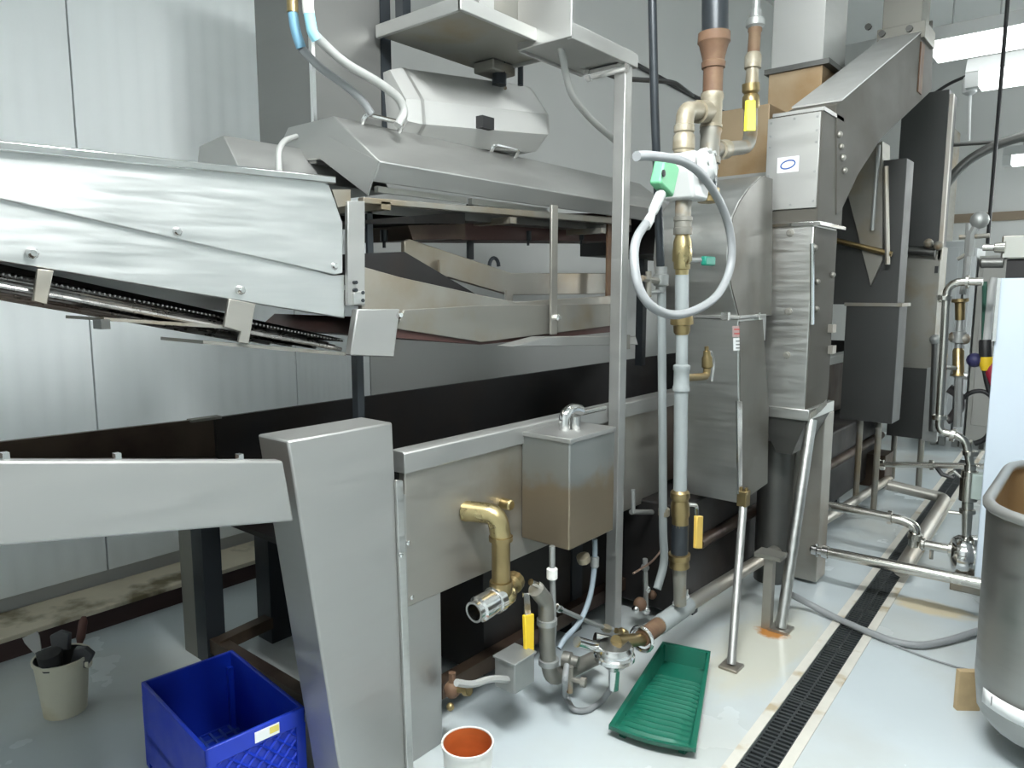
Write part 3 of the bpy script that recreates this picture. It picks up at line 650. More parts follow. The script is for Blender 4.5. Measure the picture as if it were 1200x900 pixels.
# strainer disc and floor pipe
XL = -1.30
l = lambda x, y, X=XL: A(x, y, X=X)
la, lb = l(752, 748), l(1000, 588); dl = (lb-la).normalized()
r = R(la, 19)
t = thing('floor_pipe', 'long low pipe along the floor, rusty then pale at the near end', 'pipe', l(800, 715))
B().tube([la, l(773, 732)], r*1.05, n=14).make('rusty_section', RUST, t, 'rusty brown pipe section')
B().tube([l(772, 733), l(806, 709)], r*1.2, n=14).make('sleeve', GREYP, t, 'pale grey pipe sleeve')
B().tube([l(806, 709), lb, lb+dl*1.0], r*1.0, n=14).make('pipe', STAINED, t)
ring = l(752, 749)
B().tube([ring+Vector((math.cos(a)*r*1.5, 0, math.sin(a)*r*1.5)) for a in [2*math.pi*i/16 for i in range(16)]], .008, n=8, closed=True).make('clamp_ring', BRIGHT, t)
q = l(798, 703)
for s in (-.035, .035): B().tube([q+Vector((0, s, -.01)), q+Vector((0, s*1.25, .035))], .012, n=8).make('wing_bolt', BRIGHT, t)
B().tube([q+Vector((0, -.05, .0)), q+Vector((0, .05, .0))], .014, n=8).make('wing_bolt', WHITEM, t)
q = l(720, 765); r2 = R(q, 46)
t = thing('strainer', 'round shiny steel strainer pot with stubby side tubes before the post foot', 'strainer', q)
B().lathe(q+Vector((0, 0, .02)), (0, 0, -1), [(-.015, r2*.3), (-.012, r2*.85), (0, r2*.98), (.02, r2*.98), (.026, r2*1.05), (.04, r2*1.05), (.046, r2*.9), (.07, r2*.55), (.085, r2*.3), (.16, r2*.25)], 22).make('pot', BRIGHT, t)
B().tube([l(712, 762, -1.34), l(676, 752, -1.38)], .02, n=12).make('side_tube', BRIGHT, t)
B().tube([l(715, 752, -1.36), l(697, 748, -1.40)], .022, n=12).make('side_tube', BRIGHT, t)
B().tube([l(722, 752), l(752, 749)], .024, n=12).make('side_tube', OLDBR, t)
hz = [l(722, 785), l(720, 800), A(706, 822, Z=.012), A(688, 833, Z=.012), A(672, 833, Z=.014), A(662, 815, Z=.03), l(662, 796, -1.36), l(664, 780, -1.4)]
solo(B().tube(hz, .011, fillet=.07, n=10).make('drain_hose', HOSE), 'grey hose looping on the floor under the strainer pot', 'hose')
t = thing('drain_cock', 'small dark valve cock hanging below the horizontal grey drain pipe', 'valve', l(668, 800, -1.4))
q = l(668, 796, -1.42); B().tube([q+Vector((0, 0, .05)), q, q+Vector((0, 0, -.05))], .012, n=8).make('body', IRON, t); B().lathe(q, (1, .3, 0), [(0, .01), (.04, .01), (.042, .018), (.06, .018)], 8).make('knob', IRON, t)

# copper-coloured valve cluster behind post
t = thing('valve_cluster', 'cluster of little copper and chrome valves right of the post foot', 'valve', A(752, 690, X=-1.58))
for p, rr, m in (((750, 708), .032, RUST), ((757, 715), .022, BRIGHT), ((758, 690), .022, BRIGHT), ((764, 697), .022, RUST), ((756, 665), .02, GALV), ((745, 714), .018, BRIGHT)):
    q = A(*p, X=-1.58); B().ball(q, rr).make('fitting', m, t)
B().tube([A(756, 655, X=-1.58), A(757, 712, X=-1.58)], .012, n=8).make('riser', GALV, t)
cop = B().tube([A(742, 672, X=-1.56), A(765, 658, X=-1.56), A(777, 642, X=-1.56), A(779, 620, X=-1.56)], .005, fillet=.05, n=6)
solo(cop.make('copper_tube', mat('thin copper tube', (.6, .42, .33), .35, 1)), 'thin copper tube bending from the post towards the slim pipe', 'tube')

# ================================================================ slim conduit with black riser behind the post
XR = -1.42
g = lambda x, y, X=XR: A(x, y, X=X)
t = thing('slim_riser', 'slim vertical line, black above and grey below, between the post and the thick gas pipe', 'pipe', g(777, 660))
B().tube([g(763, -60), g(767, 120), g(774, 312)], R(g(770, 150), 10), n=12).make('black_pipe', BLACKP, t, 'black upper pipe')
B().tube([g(775, 316), g(776, 450), g(777, 625), g(779, 660), g(770, 690)], R(g(776, 450), 10), fillet=.05, n=12).make('grey_pipe', GREYP, t, 'grey lower pipe')
B().lathe(g(775, 312), (0, 0, -1), [(0, .017), (.004, .024), (.03, .024), (.033, .03), (.075, .03), (.08, .02), (.10, .02), (.105, .017)], 12).make('valve_head', GALV, t)
q = g(757, 328); B().tube([g(760, 318), g(760, 348)], .012, n=8).make('gauge_cock', IRON, t); B().tube([g(752, 326), g(775, 330)], .012, n=8).make('gauge_cock', IRON, t)
B().tube([g(762, 343), g(776, 341)], .009, n=8).make('gauge_cock', GALV, t)
q = g(778, 600); B().lathe(q+Vector((0, 0, .02)), (0, 0, -1), [(0, .017), (.004, .024), (.035, .024), (.04, .017)], 12).make('coupling', TANFIT, t)

# ================================================================ gas train, all in one vertical plane
XG = -1.27
g = lambda x, y, X=XG: A(x, y, X=X)
def V(p, q, prof, name, m, t, n=14, label=None):
    """turned fitting from p to q; prof = (fraction, width in photo pixels)"""
    p, q = Vector(p), Vector(q); ln = (q-p).length
    return B().lathe(p, q-p, [(f*ln, R(p, wd)) for f, wd in prof], n).make(name, m, t, label)
t = thing('gas_pipe', 'thick vertical gas pipe with rusty reducer and valves before the curved casing', 'pipe', g(795, 710))
V(g(838, -70), g(838, 40), [(0, 31), (1, 31)], 'black_pipe', BLACKP, t, 18, 'wide black upper pipe')
V(g(837, 38), g(836, 80), [(0, 30), (.02, 37), (.28, 38), (.34, 34), (.72, 26), (.80, 25), (.84, 28), (1, 27)], 'reducer', RUST, t, 18, 'rusty bell reducer')
V(g(836, 80), g(835, 110), [(0, 23), (1, 23)], 'pipe_section', RUST, t)
V(g(835, 108), g(833, 150), [(0, 20), (.04, 26), (.16, 27), (.24, 24), (.9, 24), (.92, 26), (1, 26)], 'tee', TANFIT, t)
V(g(833, 150), g(831, 192), [(0, 24), (.08, 26), (.2, 23), (.8, 23), (.82, 26), (1, 26)], 'tee', IRON, t)
V(g(831, 190), g(830, 222), [(0, 20), (1, 20)], 'black_nipple', BLACKP, t)
V(g(830, 220), g(829, 238), [(0, 20), (.05, 26), (.5, 27), (.6, 23), (.95, 23)], 'union_nut', OLDBR, t)
# left branch over to the regulator
B().tube([g(832, 131), g(803, 129), g(802, 156)], R(g(810, 130), 21), fillet=.06, n=14).make('elbow', TANFIT, t)
V(g(826, 131), g(818, 131), [(0, 26), (1, 26)], 'elbow_collar', TANFIT, t)
V(g(802, 146), g(801, 180), [(0, 20), (.03, 24), (.25, 24), (.3, 21), (.4, 25), (.85, 26), (.9, 23), (1, 23)], 'union', TANFIT, t)
V(g(801, 232), g(800, 275), [(0, 19), (.5, 19), (.52, 22), (.62, 22), (.64, 20), (.8, 20), (.82, 22), (1, 22)], 'pipe_section', IRON, t)
bv = V(g(800, 273), g(799, 322), [(0, 16), (.08, 17), (.2, 21), (.38, 22), (.42, 23), (.66, 23), (.7, 20), (.86, 19), (.88, 16), (1, 15)], 'ball_valve', BRASS, t, 16)
B().tube([g(806, 305), g(820, 305)], .010, n=8).make('valve_stem', GALV, bv)
q = g(830, 306); B().box(q.x-.012, q.y-.045, q.z-.018, q.x+.012, q.y+.045, q.z+.018).make('lever_sleeve', GREENH, bv, 'green lever sleeve', bevel=.006)
V(g(799, 322), g(799, 366), [(0, 16), (1, 16)], 'grey_pipe', GREYP, t)
V(g(799, 365), g(799, 392), [(0, 17), (.1, 24), (.4, 27), (.55, 27), (.6, 20), (.9, 19), (1, 15)], 'flange_union', OLDBR, t)
V(g(799, 390), g(799, 428), [(0, 14), (1, 14)], 'grey_pipe', GREYP, t)
V(g(799, 427), g(798, 458), [(0, 16), (.05, 20), (.2, 20), (.25, 18), (.8, 18), (.85, 20), (1, 20)], 'tee', GREYP, t)
B().tube([g(800, 443), g(828, 441), g(829, 424)], R(g(815, 442), 9), fillet=.02, n=10).make('side_branch', OLDBR, t)
bv = V(g(829, 432), g(828, 406), [(0, 9), (.1, 13), (.5, 12), (.6, 9), (.8, 8), (.82, 5), (1, 5)], 'side_valve', OLDBR, t, 10)
B().tube([g(833, 412), g(837, 425), g(834, 447)], .006, fillet=.02, n=8).make('side_lever', GALV, bv)
V(g(798, 458), g(797, 576), [(0, 16), (1, 16)], 'grey_pipe', GREYP, t, 14, 'pale grey pipe')
bv = V(g(797, 574), g(797, 616), [(0, 17), (.06, 22), (.2, 23), (.28, 19), (.42, 22), (.7, 22), (.78, 19), (1, 20)], 'ball_valve', OLDBR, t, 16)
B().tube([g(803, 591), g(816, 592), g(817, 604)], .009, fillet=.02, n=8).make('valve_stem', BRIGHT, bv)
B().prism([g(813, 604, -1.24), g(820, 604, -1.24), g(819, 642, -1.24), g(812, 642, -1.24)], (.016, 0, 0)).make('lever_sleeve', AMBER, bv, 'amber lever sleeve', bevel=.003)
V(g(797, 614), g(796, 650), [(0, 20), (1, 20)], 'black_nipple', BLACKP, t)
V(g(796, 648), g(796, 664), [(0, 20), (.05, 26), (.45, 25), (.5, 22), (1, 24)], 'coupling', OLDBR, t)
V(g(796, 662), g(797, 708), [(0, 17), (.5, 15), (1, 15)], 'pipe_section', IRON, t)
# right branch: tee, elbow, riser with lever
B().tube([g(836, 176), g(879, 172), g(880, 120)], R(g(850, 175), 17), fillet=.07, n=14).make('elbow', IRON, t)
V(g(842, 176), g(850, 175), [(0, 23), (1, 23)], 'elbow_collar', TANFIT, t)
bv = V(g(880, 128), g(880, 98), [(0, 17), (.1, 20), (.5, 19), (.6, 15), (.7, 20), (1, 20)], 'ball_valve', OLDBR, t)
q0, q1 = g(875, 118), g(875, 154)
B().prism([g(873, 118, -1.235), g(882, 118, -1.235), g(882, 154, -1.235), g(871, 154, -1.235)], (.014, 0, 0)).make('lever_sleeve', YELLOWB, bv, 'bright yellow lever sleeve', bevel=.003)
V(g(881, 100), g(883, 62), [(0, 16), (.2, 15), (.5, 14), (.52, 19), (.9, 19), (1, 15)], 'pipe_section', TANFIT, t)
V(g(883, 64), g(885, 32), [(0, 14), (.8, 14), (.85, 16), (1, 16)], 'pipe_section', RUST, t)
V(g(885, 34), g(886, 12), [(0, 15), (.15, 22), (.5, 21), (.6, 14), (1, 13)], 'union', GALV, t)
V(g(886, 14), g(888, -70), [(0, 9), (1, 9)], 'grey_pipe', GALV, t)

# regulator block, green enclosure, hose loop
t = thing('gas_regulator', 'white cast regulator with bolts on the gas pipe carrying a small pale green enclosure', 'regulator', g(805, 215))
q = g(803, 208)
B().add([q+Vector((a, b_, c_)) for a, b_, c_ in ((-.06, -.055, -.085), (-.06, .06, -.085), (-.06, .085, .0), (-.06, .05, .085), (-.06, -.05, .085), (-.06, -.09, .02),
    (.065, -.055, -.085), (.065, .06, -.085), (.065, .085, .0), (.065, .05, .085), (.065, -.05, .085), (.065, -.09, .02))],
    [(0, 1, 2, 3, 4, 5)[::-1], (6, 7, 8, 9, 10, 11)]+[(i, (i+1) % 6, 6+(i+1) % 6, 6+i) for i in range(6)]).make('body', WHITEM, t, bevel=.012)
bn = B().lathe(q+Vector((.06, .0, .03)), (1, .25, .15), [(0, .06), (.012, .065), (.03, .065), (.04, .045), (.05, .04)], 16).make('bonnet', WHITEM, t)
for i in range(6):
    a = i*math.pi/3; c = q+Vector((.095, .012, .035))+Vector((-.15*math.cos(a)*.05, math.cos(a)*.052, math.sin(a)*.052)); B().lathe(c, (1, .25, .15), [(-.006, .010), (.008, .010)], 8).make('bolt', GALV, bn)
q = g(779, 206, -1.22)
e = B().box(-.022, -.052, -.055, .022, .052, .055)
e.turn(Matrix.Translation(q) @ Matrix.Rotation(math.radians(-22), 4, 'X')); ge = e.make('green_enclosure', GREENB, t, 'pale green plastic enclosure', bevel=.008)
q = g(777, 203, -1.196); B().lathe(q, (1, 0, 0), [(0, .012), (.004, .012), (.006, .006)], 10).make('enclosure_screw', BLACK, ge)
g0, g1 = g(775, 226, -1.22), g(757, 266, -1.22)
V(g0, g1, [(0, 11), (.05, 13), (.55, 12), (.6, 9), (.8, 12), (1, 11)], 'cable_connector', WHITEM, t, 12)
hp = [(746, 183), (765, 183), (800, 189), (825, 208), (845, 240), (856, 275), (856, 312), (842, 344), (818, 362), (790, 369), (765, 360), (749, 338), (743, 305), (746, 280), (757, 262)]
hq = [g(x, y, -1.10+(.0 if i < 11 else -.024*(i-10))) for i, (x, y) in enumerate(hp)]
t = thing('gas_hose', 'large loop of smooth grey hose hanging in front of the gas pipe', 'hose', hq[9])
# smooth the loop with a Catmull-Rom pass
cr = []
for i in range(len(hq)-1):
    p0, p1, p2, p3 = hq[max(i-1, 0)], hq[i], hq[i+1], hq[min(i+2, len(hq)-1)]
    for k in range(5):
        s = k/5; cr.append(.5*((2*p1)+(p2-p0)*s+(2*p0-5*p1+4*p2-p3)*s*s+(3*p1-p0-3*p2+p3)*s**3))
B().tube(cr+[hq[-1]], R(hq[5], 9.5), n=12).make('hose', HOSE, t)

# ================================================================ curved burner casing
XB1 = -1.26
g = lambda x, y, X=XB1: A(x, y, X=X)
D2 = -.34
edge = [(866, 590), (866, 480), (865, 372)]
curve = [(865, 372), (858, 345), (853, 322), (852, 300), (854, 275), (858, 253), (866, 236), (877, 220), (892, 206)]
back = g(893, 570)
t = thing('burner_casing', 'grey steel burner casing with curved flaring top and narrow lower body behind the gas pipe', 'casing', g(866, 590)+Vector((-.15, .15, 0)))
ylo = g(893, 570).y
low = [g(866, 590), g(866, 480), g(865, 374), Vector((XB1, g(893, 372).y, g(865, 374).z)), Vector((XB1, ylo+.03, g(893, 480).z)), Vector((XB1, ylo+.06, g(893, 570).z))]
B().prism(low, (D2*.75, 0, 0)).make('lower_body', STEEL, t, bevel=.004)
upp = [g(*p) for p in curve] + [Vector((XB1, g(892, 206).y+.12, g(892, 206).z)), Vector((XB1, g(893, 372).y+.1, g(865, 372).z))]
B().prism(upp, (D2, 0, 0)).make('curved_body', STEEL, t, 'curved bright flaring upper body', bevel=.003)
B().prism([p+Vector((.001, .004, 0)) for p in upp], (.004, 0, 0)).make('shade_sheet', SIDEST, t, 'side sheet painted dark for shade')  # thin dark sheet added to paint the side as shaded
B().prism([low[0]+Vector((.001, .01, .004)), low[1]+Vector((.001, .01, 0)), low[2]+Vector((.001, .01, -.01)), low[3]+Vector((.001, 0, -.01)), low[4]+Vector((.001, 0, 0)), low[5]+Vector((.001, 0, .004))], (.003, 0, 0)).make('shade_sheet', SIDEST, t, 'side sheet painted dark for shade')
f = g(865, 372); B().box(XB1+D2*.8, f.y-.012, f.z-.006, XB1+.012, g(893, 372).y+.02, f.z+.008).make('flange', SATIN, t, bevel=.002)
for p in ((850, 372), (886, 372)): B().box(*(g(*p)+Vector((-.01, -.02, -.01))), *(g(*p)+Vector((.02, .0, .022)))).make('flange_clip', BRIGHT, t)
B().prism([g(862, 470), g(868, 470), g(868, 588), g(864, 588)], (.008, 0, 0)).make('corner_seam', BRIGHT, t)
B().prism([g(861, 291), g(872, 285), g(875, 300), g(863, 302)], (.004, 0, 0)).make('rust_tag', RUST, t)
# red and white stickers on the side
def sticker(pl, dxx, m, name, par=None): return B().prism([g(*p)+Vector((.001, 0, 0)) for p in pl], (dxx, 0, 0)).make(name, m, par or t)
s1 = sticker([(858, 382), (873, 382), (873, 395), (858, 395)], .0008, mat('faded red sticker', (.42, .30, .28), .5), 'sticker')
s2 = sticker([(859, 396), (873, 396), (873, 410), (859, 411)], .0008, PAPER, 'sticker')
for yy in (385, 390): sticker([(860, yy), (871, yy), (871, yy+2), (860, yy+2)], .0014, REDINK, 'sticker_line', s1)
for yy in (399, 403, 407): sticker([(862, yy), (870, yy), (870, yy+1.5), (862, yy+1.5)], .0014, GREYINK, 'sticker_line', s2)
# brown stained breeching above
q = A(845, 207, X=-1.15)
YBR = 3.85
zb0 = A(845, 209, Y=YBR).z; zb1 = A(860, 128, Y=YBR).z
xl, xr = A(838, 170, Y=YBR).x, A(900, 170, Y=YBR).x
t = thing('breeching_box', 'brown stained flue box above the curved casing behind the yellow lever', 'duct', ((xl+xr)/2, YBR+.15, zb0))
B().box(xl, YBR, zb0-.5, xr, YBR+.35, zb1).make('body', BROWNST, t, bevel=.004)
B().box(xl-.01, YBR-.015, zb0-.012, xr+.005, YBR+.36, zb0+.006).make('flange', SATIN, t)
# leg with bracket under the casing corner
XK = -1.13
t = thing('casing_leg', 'thin round steel leg with square foot under the casing corner', 'leg', A(857, 778, X=XK))
ft = A(857, 779, Z=.012); tp = A(871, 590, X=XB1+.02)
B().tube([ft, tp], R(ft, 10), n=12).make('tube', SATIN, t)
B().box(ft.x-.04, ft.y-.04, 0, ft.x+.04, ft.y+.04, .012).make('foot', STAINED, t, bevel=.003)
B().box(tp.x-.022, tp.y-.025, tp.z-.01, tp.x+.022, tp.y+.025, tp.z+.06).make('bracket', OLDBR, t, bevel=.003)
for s in (-.012, .012): B().lathe(tp+Vector((s, 0, .055)), (0, 0, 1), [(0, .008), (.02, .008)], 8).make('bracket_bolt', OLDBR, t)

# ================================================================ ducts along the burner side
XD1 = -1.10
d = lambda x, y: A(x, y, X=XD1)
YD = d(945, 495).y
xw = A(890, 487, Y=YD).x
t = thing('burner_duct', 'tall pale steel duct with a white emblem label on its upper cover', 'duct', ((xw+XD1)/2, YD+.15, d(945, 490).z))
zfl = d(945, 490).z; zmid = d(950, 261).z; zmid2 = d(958, 243).z; ztop = d(958, 124).z
ye = d(968, 480).y
B().box(xw+.01, YD, zfl, XD1-.012, ye+.05, zmid).make('lower_body', STEEL, t, bevel=.004)
B().box(XD1-.0125, YD+.004, zfl+.04, XD1-.008, ye+.048, zmid-.01).make('side_panel', DUCTM, t, 'side panel painted dark for shade')  # dark panel paints shade on the aisle side
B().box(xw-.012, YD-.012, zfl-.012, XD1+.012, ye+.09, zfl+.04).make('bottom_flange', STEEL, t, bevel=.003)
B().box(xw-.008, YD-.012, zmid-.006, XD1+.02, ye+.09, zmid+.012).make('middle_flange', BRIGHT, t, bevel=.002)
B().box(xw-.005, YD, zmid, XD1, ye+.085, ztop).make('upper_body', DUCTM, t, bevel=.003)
xcv = A(898, 190, Y=YD-.008).x
cvp = B().box(xcv, YD-.010, zmid2, XD1-.005, YD, ztop-.01).make('cover_plate', SATIN, t, 'pale removable cover plate', bevel=.002)
zs = [zmid2+.03, zmid2+.16, zmid2+.29, ztop-.09]
scr = B().lathe((0, 0, 0), (0, -1, 0), [(0, .006), (.003, .005)], 8)
for i, z in enumerate(zs+[ztop-.03]):
    for x in (xcv+.015, XD1-.02):
        B().lathe((x, YD-.010, z), (0, -1, 0), [(0, .006), (.003, .005)], 8).make('screw', GALV, cvp)
for z in (zmid2+.02, ztop-.025): B().lathe(((xcv+XD1)/2, YD-.010, z), (0, -1, 0), [(0, .006), (.003, .005)], 8).make('screw', GALV, cvp)
lx0, lx1 = A(911, 192, Y=YD-.011).x, A(936, 192, Y=YD-.011).x; lz0, lz1 = A(922, 202, Y=YD-.011).z, A(922, 184, Y=YD-.011).z
lbp = B().box(lx0, YD-.0115, lz0, lx1, YD-.010, lz1).make('label_plate', PAPER, t, 'white emblem label')
cx, cz, rw, rh = (lx0+lx1)/2, (lz0+lz1)/2, (lx1-lx0)*.33, (lz1-lz0)*.26
B().tube([(cx+rw*math.cos(a)+.004*math.sin(a)*0, YD-.012, cz+rh*math.sin(a)+rh*.25*math.cos(a)) for a in [2*math.pi*i/24 for i in range(24)]], .0035, n=6, closed=True).make('emblem', INK, lbp, 'blue oval emblem')
for p in ((924, 365), (922, 416), (926, 273)):
    q = A(*p, Y=YD); B().lathe(q, (0, -1, 0), [(0, .018), (.004, .018), (.005, .010), (.008, .010)], 12).make('plug', DULL, t)
sx = XD1+.006
B().tube([d(949, 285)+Vector((.01, 0, 0)), d(949, 380)+Vector((.01, 0, 0))], .010, n=8).make('side_rail', BRIGHT, t)
for p in ((955, 290), (958, 330), (957, 362), (976, 322)): B().ball(d(*p), .014).make('side_knob', DULL, t)
for p in ((972, 385), (972, 410)): B().box(*(d(*p)+Vector((-.02, 0, -.02))), *(d(*p)+Vector((.015, .06, .02)))).make('side_bracket', STAINED, t)
for p, rr in (((981, 158), .016), ((983, 172), .014), ((985, 185), .016), ((987, 200), .015)): B().ball(d(*p)+Vector((.01, 0, 0)), rr).make('sealant_drip', STAINED, t)

# support funnel, pier and leaning leg beneath it
t = thing('duct_pier', 'steel pier and dark funnel carrying the labelled duct', 'support', ((xw+XD1)/2, YD+.2, 0))
z1 = zfl-.012; z2 = A(920, 535, Y=YD).z
B().add([(xw, YD, z1), (XD1, YD, z1), (XD1, ye+.08, z1), (xw, ye+.08, z1), (xw+.07, YD+.06, z2), (XD1-.08, YD+.06, z2), (XD1-.08, ye+.02, z2), (xw+.07, ye+.02, z2)],
    [(0, 1, 2, 3), (7, 6, 5, 4), (0, 4, 5, 1), (1, 5, 6, 2), (2, 6, 7, 3), (3, 7, 4, 0)]).make('funnel', DARKST, t, bevel=.003)
pa, pb_ = A(925, 640, Y=YD+.35), A(968, 640, Y=YD+.35)
B().box(pa.x, YD+.35, .02, pb_.x-.04, YD+.50, z1-.02).make('pier', STAINED, t, bevel=.004)
q = A(905, 640, Y=YD+.3); B().lathe((q.x, q.y, 0), (0, 0, 1), [(0, .09), (z2+.02, .09)], 16).make('drum', DARKST, t)
ft = A(915, 738, Z=0); tp = A(951, 492, X=XD1+.01)
t = thing('leaning_leg', 'leaning steel leg standing on a rusty patch of floor under the labelled duct', 'leg', ft)
B().tube([ft+Vector((0, 0, .01)), tp], R(ft, 13), n=12).make('tube', STEEL, t)
B().box(ft.x-.045, ft.y-.045, 0, ft.x+.045, ft.y+.045, .012).make('foot', STAINED, t)
B().prism([tp+Vector((-.03, -.03, -.02)), tp+Vector((.03, -.03, .03)), tp+Vector((.03, .12, .06)), tp+Vector((-.03, .12, -.02))], (0, 0, .03)).make('bracket', DULL, t)
q = A(905, 742, Z=0)
t = thing('short_stand', 'short stained steel stand beside the leaning leg holding the floor pipe', 'stand', q+Vector((-.04, .05, 0)))
B().box(q.x-.06, q.y+.02, 0, q.x-.02, q.y+.06, A(913, 655, X=q.x).z).make('leg', STAINED, t); q3_ = A(913, 655, X=q.x)
B().box(q.x-.10, q.y-.0, q3_.z, q.x+.02, q.y+.09, q3_.z+.02).make('top_plate', DULL, t)

# sloping transition duct up to the right
t = thing('sloping_duct', 'big grey steel duct sloping up to the right from the labelled duct', 'duct', d(1030, 170))
side = [d(979, 122), d(984, 119), d(1079, 38), d(1092, 24), d(1091, 106), d(1031, 163), d(1004, 205), d(986, 244), d(979, 252)]
side = [p+Vector((.006, 0, 0)) for p in side]
B().prism(side, (xw-XD1, 0, 0)).make('body', DUCTM, t, bevel=.004)  # dark colour stands in for shade on the side
B().prism([side[1]+Vector((.004, 0, .002)), side[2]+Vector((.004, 0, .002)), side[2]+Vector((.004, 0, .010)), side[1]+Vector((.004, 0, .010))], (xw-XD1-.008, 0, 0)).make('top_plate', PALEM, t, 'top plate painted paler for light from above')  # paler plate stands in for light falling on the top
B().box(xw, YD, ztop-.005, XD1+.006, YD+.30, ztop+.012).make('lower_flange', SATIN, t)
q = d(1079, 40); B().box(xw-.02, q.y-.03, q.z-.03, XD1+.03, q.y+.27, q.z+.07).make('upper_collar', DULL, t, bevel=.004)
B().box(xw, q.y, q.z+.07, XD1, q.y+.22, 5.19).make('riser', DULL, t, bevel=.004)
for p in ((1066, 34), (1034, 40), (1018, 32)):
    qq = A(*p, Y=q.y-.03); B().lathe(qq, (0, -1, 0), [(0, .02), (.02, .02)], 8).make('latch', DARKST, t)
B().box(XD1, d(1078, 38).y, d(1078, 112).z, XD1+.014, d(1081, 38).y+.03, d(1078, 50).z).make('seam_strip', RUST, t)

# second hopper duct
YD2 = d(1045, 497).y; xw2 = A(984, 490, Y=YD2).x
t = thing('hopper_duct', 'dark grey duct with inverted triangular hopper, second in the row behind the labelled duct', 'duct', ((xw2+XD1)/2, YD2, d(1045, 497).z))
z0_, zf_ = d(1045, 497).z, A(1010, 357, Y=YD2).z
B().box(xw2, YD2, z0_, XD1, YD2+.22, zf_).make('lower_body', DUCTDK, t, bevel=.004)
B().box(xw2-.01, YD2-.012, zf_-.01, XD1+.015, YD2+.24, zf_+.012).make('middle_flange', DULL, t)
B().box(xw2-.12, YD2+.02, zf_, XD1-.02, YD2+.22, A(1010, 190, Y=YD2).z).make('upper_body', DUCTDK, t, bevel=.004)
tri = [A(984, 190, Y=YD2-.02), A(1034, 165, Y=YD2-.02), A(1034, 305, Y=YD2-.02), A(1020, 335, Y=YD2-.02)]
B().prism(tri, (0, .2, 0)).make('hopper', DULL, t, bevel=.003)
B().tube([A(980, 282, Y=YD2-.05), A(1045, 298, Y=YD2-.05)], .018, n=8).make('cross_rail', OLDBR, t)
B().tube([A(1022, 270, Y=YD2-.06), A(1030, 170, Y=YD2-.06)], .012, n=8).make('stay_rod', GALV, t)
B().tube([A(1040, 310, Y=YD2-.06), A(1038, 195, Y=YD2-.06)], .016, n=8).make('stay_rod', STAINED, t)
for x in (1008, 1030):
    q = A(x, 498, Y=YD2+.1); B().tube([Vector((q.x, q.y, 0)), Vector((q.x, q.y, z0_))], .02, n=10).make('leg', DULL, t)

# third duct
YD3 = d(1083, 515).y; xw3 = A(1036, 500, Y=YD3).x
t = thing('end_duct', 'greenish grey steel duct furthest along the row, with a wider upper part', 'duct', ((xw3+XD1)/2, YD3, d(1083, 515).z))
z0_, za = d(1083, 515).z, d(1083, 433).z; zc = A(1060, 290, Y=YD3).z; zt3 = A(1060, 118, Y=YD3).z
B().box(xw3+.02, YD3, z0_, XD1, YD3+.26, za).make('lower_body', DUCTDK, t, bevel=.004)
B().box(xw3, YD3-.01, za-.01, XD1+.05, YD3+.28, za+.03).make('flange', DULL, t)
B().box(xw3+.0, YD3, za, XD1+.02, YD3+.26, zc).make('middle_body', DULL, t, bevel=.004)
B().box(xw3-.02, YD3-.02, zc, XD1, YD3+.3, zt3+.03).make('upper_body', DUCTDK, t, bevel=.004)
B().box(XD1, YD3+.0, zc-.1, XD1+.025, YD3+.05, zt3).make('corner_post', STAINED, t)
B().tube([A(1044, 292, Y=YD3-.08), A(1096, 296, Y=YD3-.08)], .03, n=10).make('cross_pipe', DARKST, t)
for p in ((1047, 288), (1058, 300), (1088, 285), (1100, 288)): B().ball(A(*p, Y=YD3-.1), .035).make('cross_fitting', IRON, t)
B().box(A(1096, 314, Y=YD3).x, YD3-.02, A(1096, 320, Y=YD3).z, A(1100, 314, Y=YD3).x, YD3, A(1096, 312, Y=YD3).z).make('plug', BLACK, t)
q = A(1088, 480, Y=YD3-.05); B().box(q.x-.03, q.y, z0_, q.x+.07, q.y+.05, za).make('side_panel', GALV, t)
qa, qb = A(1096, 398, Y=YD3-.1), A(1092, 505, Y=YD3-.1); B().tube([qa, qb], .022, n=8).make('side_pole', DARKST, t); B().ball(qa, .04).make('pole_cap', GALV, t)
B().tube([Vector((XD1-.02, YD3+.02, 0)), Vector((XD1-.02, YD3+.02, z0_))], .022, n=10).make('leg', DULL, t)
B().tube([Vector((xw3+.04, YD3+.2, 0)), Vector((xw3+.04, YD3+.2, z0_))], .022, n=10).make('leg', DULL, t)

# upper rear flue seen over the gas pipes
YV = 4.3
xa, xb = A(903, 40, Y=YV).x, A(966, 40, Y=YV).x; zq = A(935, 80, Y=YV).z; zl_ = A(935, 128, Y=YV).z
t = thing('rear_flue', 'square steel flue rising behind the breeching at the top, with a dark flange', 'duct', ((xa+xb)/2, YV+.2, zl_))
B().box(xa, YV, zl_-.3, xb, YV+.4, zq).make('stained_base', BROWNST, t, 'brown stained lower section', bevel=.004)
B().box(xa-.02, YV-.02, zq-.008, xb+.04, YV+.45, zq+.02).make('flange', DARKST, t)
B().box(xa+.01, YV, zq+.02, xb, YV+.4, 5.19).make('shell', SATIN, t, bevel=.004)

